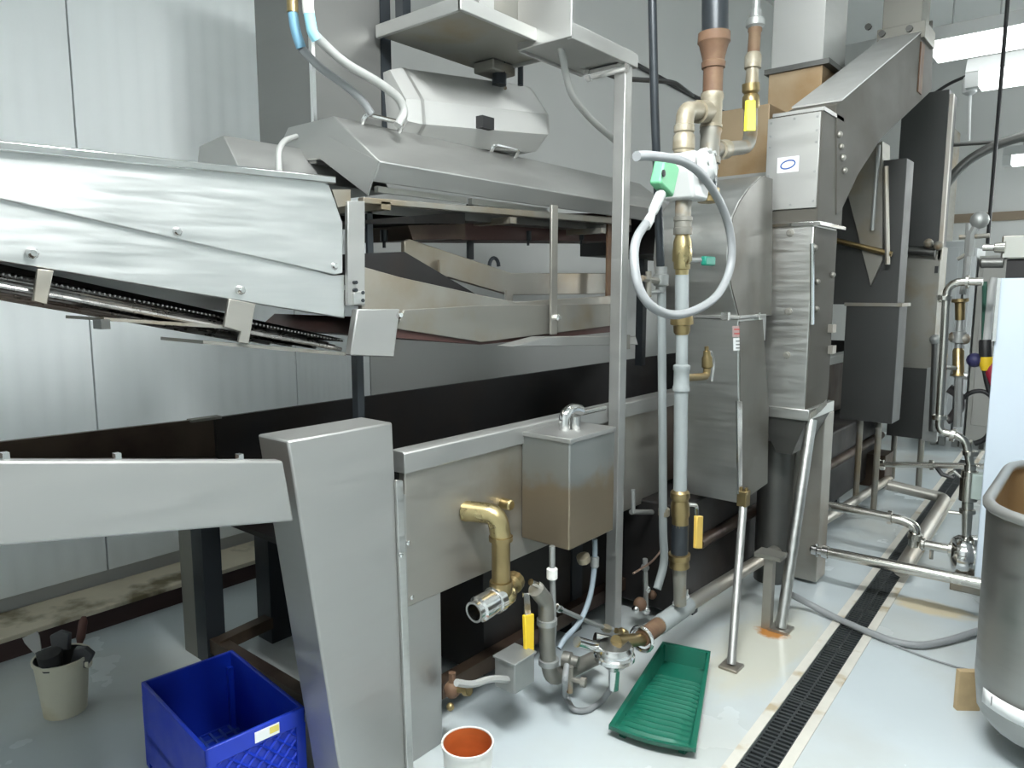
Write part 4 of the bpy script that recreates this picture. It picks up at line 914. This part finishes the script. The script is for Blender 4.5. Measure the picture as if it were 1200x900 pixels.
# ================================================================ sanitary pipes and pump on the right
YP = 4.3
g = lambda x, y, Y=YP: A(x, y, Y=Y)
r = R(g(1104, 420), 9)
t = thing('sanitary_pipe', 'tall polished pipe with bend at the top and S-bend below, right of the ducts', 'pipe', g(1102, 490))
B().tube([g(1152, 330), g(1110, 330), g(1101, 490), g(1101, 506), g(1131, 512), g(1137, 545)], r, fillet=.09, n=14).make('tube', PIPEST, t)
for p, q in ((g(1107, 346), g(1106, 352)), (g(1101, 486), g(1101, 492)), (g(1132, 330), g(1136, 330)), (g(1137, 528), g(1137, 534)), (g(1114, 509), g(1120, 510.5))):
    V(p, q, [(0, 11), (.1, 16), (.9, 16), (1, 11)], 'clamp', PIPEST, t)
for p in ((1099, 352), (1094, 487)):
    B().tube([g(*p), g(p[0]+9, p[1])], .010, n=8).make('clamp_screw', PIPEST, t)
t = thing('product_pump', 'shiny steel pump with stacked valve standing on the floor left of the tub', 'pump', g(1137, 668))
V(g(1137, 545), g(1136, 560), [(0, 12), (.4, 12), (.45, 18), (1, 18)], 'upper_clamp', PIPEST, t)
V(g(1136, 558), g(1134, 588), [(0, 14), (.05, 19), (.95, 19), (1, 14)], 'valve_body', PIPEST, t)
q = g(1148, 568); B().box(q.x-.03, q.y-.05, q.z-.07, q.x+.03, q.y+.03, q.z+.06).make('actuator', mat('grey green actuator', (.38, .45, .42), .45), t, bevel=.005)
V(g(1134, 588), g(1132, 640), [(0, 12), (.15, 12), (.17, 17), (.25, 17), (.27, 11), (1, 9)], 'suction_riser', PIPEST, t)
B().tube([g(1112, 600), g(1140, 603)], .010, n=8).make('lever', PIPEST, t)
B().tube([g(1128, 560), g(1118, 552)], .009, n=8).make('lever', PIPEST, t); B().tube([g(1118, 553), g(1112, 556)], .011, n=8).make('cock', PIPEST, t)
B().tube([g(1098, 548), g(1104, 556), g(1118, 560)], .012, n=8).make('black_handle', BLACK, t)
vd = Vector((.9, .35, 0)).normalized()
q = g(1131, 650)
B().lathe(q, vd, [(-.06, .05), (-.055, .085), (-.03, .10), (.0, .10), (.005, .085), (.02, .085), (.022, .105), (.05, .105), (.055, .09), (.10, .09), (.105, .105), (.14, .105), (.15, .09), (.3, .09)], 20).make('volute', BRIGHT, t)
B().box(q.x-.05, q.y-.06, 0, q.x+.30, q.y+.16, .06).make('base', DULL, t, bevel=.004)
B().box(q.x+.0, q.y-.0, .05, q.x+.2, q.y+.1, q.z-.02).make('pedestal', DULL, t)
V(g(1078, 637), g(1126, 646), [(0, 10), (.05, 15), (.12, 15), (.14, 11), (.7, 11), (.72, 17), (.8, 17), (.82, 11), (1, 11)], 'inlet_tube', PIPEST, t)
B().tube([g(1092, 641), g(1091, 655)], .010, n=8).make('drain_cock', PIPEST, t)
t = thing('crossing_pipe', 'polished pipe crossing from under the ducts and bending down into the fat floor pipe', 'pipe', g(1068, 632))
B().tube([g(940, 586), g(1060, 610), g(1074, 618), g(1070, 640)], R(g(1010, 600), 11), fillet=.05, n=14).make('tube', PIPEST, t)
V(g(1040, 606), g(1046, 607), [(0, 11), (.1, 16), (.9, 16), (1, 11)], 'clamp', PIPEST, t)
V(g(1074, 624), g(1072, 632), [(0, 11), (.1, 17), (.9, 17), (1, 11)], 'clamp', PIPEST, t)
Y3 = 3.75
g3 = lambda x, y: A(x, y, Y=Y3)
t = thing('crossing_pipe', 'long polished pipe crossing low over the drain to the tub, nearest of the crossing pipes', 'pipe', g3(1050, 664))
B().tube([g3(968, 647), g3(1170, 688)], R(g3(1050, 664), 13), n=14).make('tube', PIPEST, t)
V(g3(950, 643), g3(972, 648), [(0, 8), (.1, 13), (.35, 13), (.4, 9), (.6, 9), (.65, 15), (.95, 15), (1, 10)], 'end_fitting', BRIGHT, t)
B().tube([g3(957, 637), g3(957, 652)], .010, n=8).make('thumb_screw', BRIGHT, t)
Y1 = 5.6
g1 = lambda x, y: A(x, y, Y=Y1)
t = thing('crossing_pipe', 'thin far pipe crossing level behind the leg to the valve stack', 'pipe', g1(1100, 545))
B().tube([g1(1030, 541), g1(1036, 544), g1(1170, 547)], R(g1(1100, 545), 7), fillet=.05, n=10).make('tube', PIPEST, t)
for x in (1092, 1034): V(g1(x-3, 545), g1(x+3, 545), [(0, 8), (.1, 12), (.9, 12), (1, 8)], 'clamp', PIPEST, t)
z = .10
t = thing('fat_floor_pipe', 'fat tan steel pipe bending on the floor along the drain', 'pipe', A(1080, 630, Z=z))
B().tube([A(1040, 568, Z=z+.05), A(1078, 577, Z=z+.02), A(1108, 584, Z=z), A(1056, 668, Z=z-.01)], R(A(1080, 630, Z=z), 15.5), fillet=.12, n=14).make('pipe', STAINED, t)
q = A(1036, 566, Z=.02); B().box(q.x-.2, q.y-.1, 0, q.x+.02, q.y+.15, .26).make('sump_box', BROWNT, t)
# low dark rail and diagonal pipe under the ducts
solo(B().tube([A(960, 590, X=-1.55), A(1035, 540, X=-1.55)], .045, n=12).make('diagonal_pipe', DULL), 'dull fat pipe running away in the shade under the ducts', 'pipe')

# ================================================================ steel tub at the right edge
ZT = .85
P1, P2 = A(1156, 588, Z=ZT), A(1166, 546, Z=ZT)
x0, yn, yfar = -.298, 2.61, 3.65
t = thing('steel_tub', 'deep stainless tub with rolled rim and brown inside at the right edge', 'tub', (x0+.3, yn+.3, 0))
def rrect(x0, y0, x1, y1, rr, z, n=6):
    out = []
    for cx, cy, a0 in ((x0+rr, y0+rr, math.pi), (x1-rr, y0+rr, 1.5*math.pi), (x1-rr, y1-rr, 0), (x0+rr, y1-rr, .5*math.pi)):
        for i in range(n+1):
            a = a0+i/n*math.pi/2; out.append(Vector((cx+rr*math.cos(a), cy+rr*math.sin(a), z)))
    return out
def shell(levels, flip=False):
    b = B(); n = len(levels[0])
    vs = [v for l_ in levels for v in l_]
    fs = [(i*n+k, i*n+(k+1) % n, (i+1)*n+(k+1) % n, (i+1)*n+k) for i in range(len(levels)-1) for k in range(n)]
    fs.append(list(range(n)))
    return b.add(vs, fs)
def tubl(off, z, rr): return rrect(x0+off, yn+off, x0+.62-off, yfar-off, rr, z)
TUBST = mat('tub steel', (.34, .34, .325), .36, .95, .08, 5, (1, 1, 8), .03)
shell([tubl(.10, .10, .16), tubl(.05, .11, .20), tubl(.02, .15, .23), tubl(.008, .25, .24), tubl(0, ZT, .25)]).make('shell', TUBST, t)
shell([tubl(.06, .2, .19), tubl(.014, .25, .235), tubl(.008, ZT, .242)]).make('inside', mat('brown residue', (.30, .20, .10), .4, .3, .25, 7), t, 'brown coated inside')
B().tube(tubl(.006, ZT, .244), R(P1, 13), n=10, closed=True).make('rolled_rim', SATIN, t)
# the label strip follows the round near corner of the tub
lp = [v for v in rrect(x0, yn, x0+.62, yfar, .25, 0, 12)][5:13]+[Vector((x0+.4, yn, 0))]
za, zb2 = A(1175, 836, Y=2.67).z, A(1175, 818, Y=2.67).z
b = B(); cc = Vector((x0+.25, yn+.25, 0))
out_ = [p+(Vector((p.x, p.y, 0))-cc).normalized()*.0015 for p in lp]
n_ = len(out_)
b.add([p+Vector((0, 0, za)) for p in out_]+[p+Vector((0, 0, zb2)) for p in out_], [(i, i+1, n_+i+1, n_+i) for i in range(n_-1)])
o = b.make('label_strip', PAPER, t, 'white label strip'); m_ = o.modifiers.new('thick', 'SOLIDIFY'); m_.thickness = .001
p = out_[1]*.7+out_[2]*.3; B().tube([p+Vector((0, 0, za+.012)), p+Vector((0, 0, zb2-.008))], .0022, n=6).make('label_mark', GREYINK, o)
for x, y in ((x0+.22, yn+.22), (x0+.42, yn+.22), (x0+.22, yfar-.22), (x0+.42, yfar-.22)):
    B().lathe((x-.02, y, .05), (1, 0, 0), [(0, .05), (.04, .05)], 16).make('caster_wheel', BLACK, t); B().box(x-.03, y-.03, .05, x+.03, y+.03, .12).make('caster_fork', GALV, t)
q = A(1130, 831, Z=0)
bd = B().box(-.035, -.012, 0, .05, .012, .155)
bd.turn(Matrix.Translation(q) @ Matrix.Rotation(math.radians(38), 4, 'Z')); solo(bd.make('tan_board', TANB, bevel=.002), 'small worn tan board standing on the floor against the tub', 'board')

# grey hose over the drain and thin cord beside it
hp = [A(*p, Z=z) for p, z in (((928, 697), .10), ((945, 706), .05), ((975, 722), .02), ((1010, 738), .02), ((1050, 753), .02), ((1080, 757), .02), ((1112, 751), .02), ((1150, 738), .03))]
solo(B().tube(hp, .0155, fillet=.1, n=12).make('drain_hose', HOSE), 'grey hose lying across the drain towards the tub', 'hose')
cp = [A(*p, Z=.006) for p in ((1040, 753), (1060, 761), (1095, 774), (1126, 783), (1140, 786))]
solo(B().tube(cp, .005, fillet=.05, n=6).make('floor_cable', HOSE), 'thin grey cable on the floor leading to the tan board', 'cable')

# white cabinet and control cluster at right
YCb = 4.0
c0 = A(1171, 330, Y=YCb)
t = thing('white_cabinet', 'steel cabinet side painted as lit bluish white, standing behind the tub at the right edge', 'cabinet', (c0.x+.4, YCb+.3, 0))
zt_, zb_ = A(1172, 326, Y=YCb).z, A(1163, 545, Y=YCb).z
CABM = mat('lit steel in bluish white', (.58, .66, .74), .35, 0, .04, 2)  # bluish white stands in for light reflected by the steel
B().box(c0.x, YCb, .12, c0.x+.9, YCb+.6, zt_).make('body', CABM, t, bevel=.006)
B().box(c0.x+.02, YCb+.02, zt_, c0.x+.9, YCb+.6, zt_+.09).make('dark_band', OIL, t)
for x in (c0.x+.05, c0.x+.8):
    B().box(x, YCb+.05, 0, x+.06, YCb+.11, .12).make('foot', GALV, t)
zt2 = A(1175, 276, Y=YCb).z
B().box(A(1174, 280, Y=YCb).x, YCb+.0, zt_+.085, c0.x+.9, YCb+.5, zt2).make('top_box', PIPEST, t, 'polished steel box on top', bevel=.008)
V(A(1152, 290, Y=YCb), A(1178, 290, Y=YCb), [(0, 8), (.5, 8), (.55, 12), (1, 14)], 'nozzle', PIPEST, t)
V(A(1148, 308, Y=YCb), A(1176, 308, Y=YCb), [(0, 8), (.1, 13), (.3, 12), (1, 12)], 'nozzle', DARKST, t, 12, 'dark nozzle')
B().box(A(1170, 318, Y=YCb-.02).x, YCb-.03, A(1170, 400, Y=YCb-.02).z, A(1174, 318, Y=YCb-.02).x, YCb, zt_).make('edge_strip', BRIGHT, t)
YQ = 4.6
g = lambda x, y, Y=YQ: A(x, y, Y=Y)
t = thing('cord_connector', 'black and yellow plug with red connector hanging beside the white cabinet', 'plug', g(1157, 440))
V(g(1155, 398), g(1155, 420), [(0, 12), (.1, 14), (1, 14)], 'black_grip', BLACK, t)
V(g(1156, 418), g(1156, 434), [(0, 15), (.5, 16), (1, 11)], 'yellow_collar', YELLOW, t)
V(g(1160, 424), g(1168, 450), [(0, 10), (.5, 16), (1, 14)], 'red_body', RED, t)
B().ball(g(1142, 422), .04).make('cap', mat('navy cap', (.03, .03, .10), .5), t)
B().tube([g(1156, 400), g(1162, 340), g(1166, 325)], .020, n=10).make('hose_tail', WHITEM, t)
B().tube([g(1153, 400), g(1154, 330)], .012, n=8).make('green_cord', mat('dark green cord', (.03, .10, .07), .5), t)
bh = [g(1154, 434), g(1158, 455), g(1166, 475), g(1167, 495), g(1155, 515), g(1142, 520)]
solo(B().tube(bh, .014, fillet=.1, n=10).make('black_hose', BLACK), 'black hose curving down from the yellow plug', 'hose')
bh = [g(1112, 490), g(1122, 475), g(1135, 460), g(1152, 457), g(1166, 468), g(1170, 480)]
solo(B().tube(bh, .012, fillet=.1, n=10).make('black_hose', BLACK), 'black hose arching from the tall polished pipe to the white cabinet', 'hose')
bm_ = B().tube([g(1112, 455), g(1124, 462), g(1126, 476), g(1116, 490), g(1110, 492)], .026, fillet=.06, n=10); bm_.tube([g(1124, 470), g(1121, 500)], .010, n=8)
solo(bm_.make('dark_clamp', mat('dark rubber', (.05, .045, .045), .5)), 'dark rubber clamp bundle just right of the tall polished pipe', 'clamp')

# valve stack behind the tall pipe
YR = 4.44
g = lambda x, y, Y=YR: A(x, y, Y=Y)
t = thing('filter_stack', 'upright stack of small valves and gauges behind the tall polished pipe', 'valve', g(1125, 440))
V(g(1125, 350), g(1125, 375), [(0, 18), (.15, 18), (.2, 11), (1, 10)], 'brass_top', OLDBR, t)
V(g(1125, 375), g(1123, 408), [(0, 7), (.4, 8), (.42, 15), (.8, 15), (.82, 8), (1, 8)], 'stem', GALV, t)
V(g(1123, 408), g(1123, 440), [(0, 9), (.1, 12), (.9, 12), (1, 16)], 'bowl', OLDBR, t)
B().tube([g(1114, 437), g(1134, 441)], .018, n=8).make('tee_bar', GALV, t)
B().tube([g(1124, 440), A(1122, 500, Y=YR)], .02, n=8).make('pipe', GALV, t)
B().tube([A(1123, 432, Y=YR), A(1105, 430, Y=YP+.01)], .012, n=8).make('tie_bar', GALV, t)
for p in ((1118, 395), (1130, 397)): B().ball(g(*p), .03).make('gauge', IRON, t)
B().tube([g(1136, 262), g(1133, 315), g(1128, 345)], .016, fillet=.05, n=8).make('riser', GALV, t)
B().ball(g(1148, 258), .045).make('sensor_head', GALV, t); B().tube([g(1148, 258), g(1138, 275), g(1136, 300)], .022, n=8).make('sensor_stem', GALV, t)
B().tube([g(1124, 278), g(1160, 276)], .012, n=8).make('cross_arm', IRON, t)
B().tube([g(1122, 304), g(1135, 296)], .010, n=8).make('cross_arm', IRON, t)
# far cabinets against the far wall
YK = 8.2
def fc(xl, xr, yt, name, label, m=GALV, Y=YK, depth=.5):
    a, b_ = A(xl, yt, Y=Y), A(xr, yt, Y=Y)
    t = thing(name, label, 'cabinet', ((a.x+b_.x)/2, Y+depth/2, 0))
    B().box(a.x, Y, .1, b_.x, Y+depth, a.z).make('body', m, t, bevel=.006)
    B().box(a.x+.04, Y-.015, .25, b_.x-.04, Y, a.z-.06).make('door', m, t, bevel=.004)
    B().box(b_.x-.10, Y-.035, a.z*.55, b_.x-.08, Y-.015, a.z*.55+.12).make('handle', DARKST, t)
    for s in (a.x+.06, b_.x-.1): B().box(s, Y+.05, 0, s+.05, Y+.1, .1).make('foot', GALV, t)
    B().box(a.x+.1, Y+.1, .0, b_.x-.1, Y+depth-.1, .1).make('plinth', DARKST, t)
    return t
FARG = mat('light grey cabinet paint', (.50, .52, .52), .5)
fc(1098, 1131, 283, 'far_cabinet', 'light grey far cabinet seen between the end duct and the tall polished pipe', FARG)
fc(1133, 1146, 291, 'far_locker', 'narrow pale grey far locker behind the valve stack', mat('pale locker', (.60, .62, .62), .5), 8.2)
fc(1148, 1186, 300, 'far_cabinet', 'far cabinet between the narrow locker and the white cabinet', mat('warm grey cabinet', (.42, .41, .38), .5), 8.2)
# grey pillar and arching pipe at the upper right
q0, q1 = A(1092, 150, Y=8.8), A(1116, 150, Y=8.8)
pl = B().box(q0.x, 8.8, 0, q1.x, 9.3, q0.z); solo(pl.make('grey_pillar', DULL, bevel=.01), 'grey steel pillar beyond the end duct near the far wall', 'pillar')
Yb = 6.9
g = lambda x, y, Y=Yb: A(x, y, Y=Y)
solo(B().tube([g(1098, 250), g(1104, 222), g(1130, 190), g(1165, 170), g(1215, 155)], R(g(1130, 190), 11), fillet=.3, n=12).make('arched_pipe', DARKST), 'dark pipe arching up to the right behind the ducts', 'pipe')
solo(B().tube([g(1114, 170), g(1215, 163)], .015, n=8).make('far_rail', DARKST), 'thin dark horizontal rail under the far lights', 'rail')
q = A(1171, 60, Y=5.8); q2 = A(1157, 290, Y=5.8)
solo(B().tube([Vector((q2.x, 5.8, q2.z)), Vector((q2.x, 5.8, 5.19))], .012, n=8).make('drop_cord', BLACK), 'black drop cord hanging from the ceiling in front of the far wall', 'cord')
q = A(1137, 98, Y=6.95); q2 = A(1135, 165, Y=6.95)
t = thing('pull_cord', 'white cord and plug hanging from the smaller fluorescent light', 'cord', q2)
B().tube([q, q2], .012, n=8).make('cord', WHITEM, t); B().lathe(q+Vector((0, 0, .05)), (0, 0, -1), [(0, .05), (.04, .06), (.12, .05), (.14, .02)], 10).make('plug', WHITEM, t)
q = A(1090, 113, Y=7.4)
solo(B().tube([q, A(1112, 98, Y=7.2), A(1140, 86, Y=6.95)], .014, fillet=.1, n=8).make('lamp_cable', BLACK), 'black cable rising to the smaller fluorescent light', 'cable')

# ================================================================ trench drain grate
t = thing('trench_drain', 'dark slotted trench drain grate running along the aisle floor', 'drain', (DX(2.5), 2.5, -.06))
def section():
    b = B(); L_ = .495
    for s in (-1, -.06, .88): b.box(s*DW+(.0 if s < 0 else 0), 0, -.022, s*DW+.0067*(1 if s < .8 else 1), L_, -.002)
    b.box(-DW, 0, -.022, DW, .012, -.002); b.box(-DW, L_-.012, -.022, DW, L_, -.002)
    for k in range(19):
        y = .026+k*.0245; b.box(-DW+.004, y, -.020, DW-.004, y+.011, -.003)
    return b
s0 = None
ang = math.atan(.033)
for k in range(15):
    y = .2+k*.5
    if s0 is None:
        s0 = section().make('grate_section', CASTIRON); s0.parent = t
        o = s0
    else:
        o = s0.copy(); COL.objects.link(o); o.parent = t
    o.location = Vector((DX(y), y, 0))-Vector(t['base']); o.rotation_euler.z = ang

# ================================================================ green paint tray
c = [A(776, 771, Z=0), A(832, 783, Z=0), A(815, 892, Z=0), A(713, 864, Z=0)]
def Q(u, v, z): # u across, v from far (0) to near (1)
    return (c[0]*(1-u)+c[1]*u)*(1-v)+(c[3]*(1-u)+c[2]*u)*v+Vector((0, 0, z))
t = thing('paint_tray', 'green plastic paint roller tray with ribbed ramp lying on the floor', 'tray', (c[0]+c[2])/2)
b = B(); nu, nv = 10, 24
def bow(u, v): return v+.035*max(0, v-.7)/.3*math.sin(math.pi*u)
ramp = lambda v: .006+.030*max(0, (v-.22)/.78)
rimz = lambda v: .075-.028*v
vs, fs = [], []
us = [0, .0, .06, .09]+[.09+.82*i/8 for i in range(1, 8)]+[.91, .94, 1, 1]
prof_n = len(us)
vv = [0, 0.0, .03, .05]+[.05+.91*i/52 for i in range(1, 52)]+[.96, .985, 1, 1]
for j, v in enumerate(vv):
    for i, u in enumerate(us):
        edge_u = i in (0, prof_n-1); edge_v = j in (0, len(vv)-1)
        rim = i in (1, 2, prof_n-3, prof_n-2)[0:4] or j in (1, 2, len(vv)-3, len(vv)-2)
        if edge_u or edge_v: z = rimz(v)-.016
        elif rim: z = rimz(v)
        else: z = ramp(v)+(.008 if (j % 3 == 0 and v > .22 and 3 < i < prof_n-4) else 0)
        vs.append(Q(u, bow(u, v), z))
n = prof_n
fs = [(j*n+i, j*n+i+1, (j+1)*n+i+1, (j+1)*n+i) for j in range(len(vv)-1) for i in range(n-1)]
o = B().add(vs, fs).make('tray_body', GREENT, t)
m_ = o.modifiers.new('thick', 'SOLIDIFY'); m_.thickness = .003; m_.offset = -1
b = B()
for u, v in ((.1, .06), (.9, .06), (.15, .95), (.85, .95)): b.box(*(Q(u, v, 0)-Vector((.012, .012, 0))), *(Q(u, v, max(.006, ramp(v)-.002))+Vector((.012, .012, 0))))
b.make('feet', GREENT, t)

# ================================================================ buckets and crate
def pail(name, label, ctr, rb, rt, h, m, mi, handle=False):
    t = thing(name, label, 'bucket', ctr)
    c = Vector(ctr)
    B().lathe(c, (0, 0, 1), [(0, .001), (0, rb), (h*.93, rt*.985), (h*.94, rt*1.04), (h, rt*1.05), (h, rt*.98), (h*.96, rt*.975)], 28, cap=False).make('body', m, t)
    B().lathe(c+Vector((0, 0, .0)), (0, 0, 1), [(h*.985, rt*.965), (h*.2, rb*.96), (h*.19, .001)], 28, cap=False).make('inside', mi, t)
    return t
zt_ = .20
ob = A(548, 869, Z=zt_); r_ = R(ob, 59)
t = pail('paint_pail', 'small white pail with orange residue inside on the floor below the leg panel', (ob.x, ob.y, 0), r_*.9, r_, zt_, WHITEP, ORANGE)
hb = Vector((ob.x, ob.y, 0)); 
wb = A(77, 832, Z=0); h = .215; wr = R(wb, 57)
t = pail('tool_bucket', 'off-white bucket full of dark tools on the shaded floor at the left', (wb.x, wb.y, 0), wr*.78, wr, h, OFFW, DARKST)
for sgn in (-1, 1): B().lathe((wb.x+sgn*(wr+.002)*_r.x, wb.y+sgn*(wr+.002)*_r.y, h-.03), _r*sgn, [(0, .016), (.012, .016)], 10).make('handle_lug', OFFW, t)
TOOLM = [mat('dark grey tool', (.05, .05, .055), .45), mat('worn steel tool', (.35, .34, .33), .4, .6), mat('brown handle', (.12, .05, .04), .6), mat('black bristle', (.02, .02, .02), .8)]
toold = [('scrub_brush', 'black scrub brush sticking out of the off-white bucket at the left', 'brush', (-.03, -.0), (-.2, .1, 1), .09, 0),
    ('hand_scraper', 'worn steel scraper leaning out of the off-white bucket on its left side', 'scraper', (-.06, -.01), (-.45, -.2, 1), .09, 1),
    ('brown_handle_tool', 'long brown handled tool leaning to the wall out of the off-white bucket', 'tool', (-.01, .03), (-.55, .45, 1), .15, 2),
    ('pipe_wrench', 'dark wrench lying across the top of the off-white bucket', 'wrench', (.02, 0), (.3, .25, .9), .07, 0),
    ('bottle_brush', 'dark round brush standing in the middle of the off-white bucket', 'brush', (.02, -.03), (.1, -.1, 1), .10, 3)]
for nm, lb_, ct, (ox, oy), dd, ln, mi in toold:
    dd = Vector(dd).normalized(); p = Vector((wb.x+ox, wb.y+oy, .06))
    t = thing(nm, lb_, ct, p)
    top = p+dd*(.12+ln)
    B().tube([p, top-dd*.05], .009, n=8).make('handle', TOOLM[2 if mi == 2 else 0], t)
    if mi == 3: B().lathe(top-dd*.09, dd, [(0, .012), (.01, .035), (.07, .04), (.08, .02)], 12).make('bristles', TOOLM[3], t)
    elif mi == 1: 
        sx_ = dd.orthogonal().normalized(); B().prism([top-dd*.06-sx_*.012, top-sx_*.03, top+dd*.02-sx_*.03, top+dd*.02+sx_*.03, top+sx_*.03, top-dd*.06+sx_*.012], dd.cross(sx_)*.004).make('blade', TOOLM[1], t)
    elif mi == 2: B().lathe(top-dd*.10, dd, [(0, .010), (.02, .016), (.08, .016), (.10, .008)], 10).make('grip', TOOLM[2], t)
    else:
        sx_ = dd.orthogonal().normalized(); k = Matrix.Identity(3)
        B().prism([top-dd*.06-sx_*.03, top-sx_*.035, top+dd*.015, top+sx_*.035, top-dd*.06+sx_*.03], dd.cross(sx_)*.025).make('head', TOOLM[0], t, bevel=.004)

# blue crate
zc = .29
Lc, Nc, Rc = A(165, 799, Z=zc), A(240, 880, Z=zc), A(357, 828, Z=zc)
ux = (Rc-Nc).normalized(); S1 = .34
uy = Vector((-ux.y, ux.x, 0)); 
o0 = Vector((Nc.x, Nc.y, 0))
t = thing('blue_crate', 'blue plastic milk crate on the floor below the pale chute beam', 'crate', o0+ux*.15+uy*.25)
W1, W2 = (Rc-Nc).length, (Lc-Nc).length
def cp(a, b_, z): return o0+ux*a+uy*b_+Vector((0, 0, z))
def cbox(b, a0, a1, b0, b1, z0, z1):
    return b.add([cp(a, q, z) for a in (a0, a1) for q in (b0, b1) for z in (z0, z1)], [(0,1,3,2),(4,6,7,5),(0,4,5,1),(2,3,7,6),(0,2,6,4),(1,5,7,3)])
b = B(); th = .012
for (a0, a1, b0, b1) in ((0, W1, 0, th), (0, W1, W2-th, W2), (0, th, 0, W2), (W1-th, W1, 0, W2)):
    cbox(b, a0, a1, b0, b1, zc-.055, zc)
b.make('rim_band', BLUE, t, bevel=.003)
for a in (0, W1-.03):
    for q in (0, W2-.03): cbox(B(), a, a+.03, q, q+.03, .0, zc-.05).make('corner_post', BLUE, t)
cbox(B(), .004, W1-.004, .004, W2-.004, .01, .018).make('crate_floor', BLUE, t)
def lattice(wd, place, name):
    b = B(); hgt = zc-.055-.03; k = 0; st = .045
    n = int((wd+hgt)/st)
    for i in range(n+1):
        for sg in (1, -1):
            s0_ = i*st-hgt; pts = []
            a0, a1 = s0_, s0_+hgt; z0, z1 = .03, .03+hgt
            if a0 < .02: z0 += (.02-a0); a0 = .02
            if a1 > wd-.02: z1 -= (a1-(wd-.02)); a1 = wd-.02
            if a1-a0 < .02: continue
            if sg < 0: z0, z1 = (.03+hgt)-(z0-.03), (.03+hgt)-(z1-.03)
            b.tube([place(a0, z0), place(a1, z1)], .0045, n=4)
    bb_ = [place(.02, .02), place(wd-.02, .02)]; b.tube(bb_, .010, n=6)
    return b.make(name, BLUE, t)
lattice(W1, lambda a, z: cp(a, .006, z), 'front_lattice')
lattice(W1, lambda a, z: cp(a, W2-.006, z), 'back_lattice')
for a0, a1, b0, b1, nm in ((.012, W1-.012, W2-.012, W2-.009, 'back_liner'), (W1-.012, W1-.009, .012, W2-.012, 'side_liner'), (.012, W1-.012, .009, .012, 'front_liner')): cbox(B(), a0, a1, b0, b1, .012, zc-.05).make(nm, BLUE, t)
cbox(cbox(B(), .0, .008, .02, W2-.02, .02, zc-.05), .0, .012, .02, W2-.02, .1, .12).make('side_panel', BLUE, t)
lattice(W2, lambda a, z: cp(W1-.006, a, z), 'side_lattice')
b = B()
for i in range(1, 9):
    cbox(b, W1*i/9-.004, W1*i/9+.004, .01, W2-.01, .018, .024); cbox(b, .01, W1-.01, W2*i/9-.004, W2*i/9+.004, .018, .024)
b.make('floor_ribs', mat('pale blue ribs', (.05, .10, .42), .35), t)
cbox(B(), W1*.47, W1*.72, -.002, .0, zc-.045, zc-.012).make('sticker', PAPER, t, 'white sticker')
cbox(B(), W1*.62, W1*.715, -.003, -.0015, zc-.036, zc-.016).make('sticker_band', mat('yellow sticker band', (.75, .62, .15), .5), t)
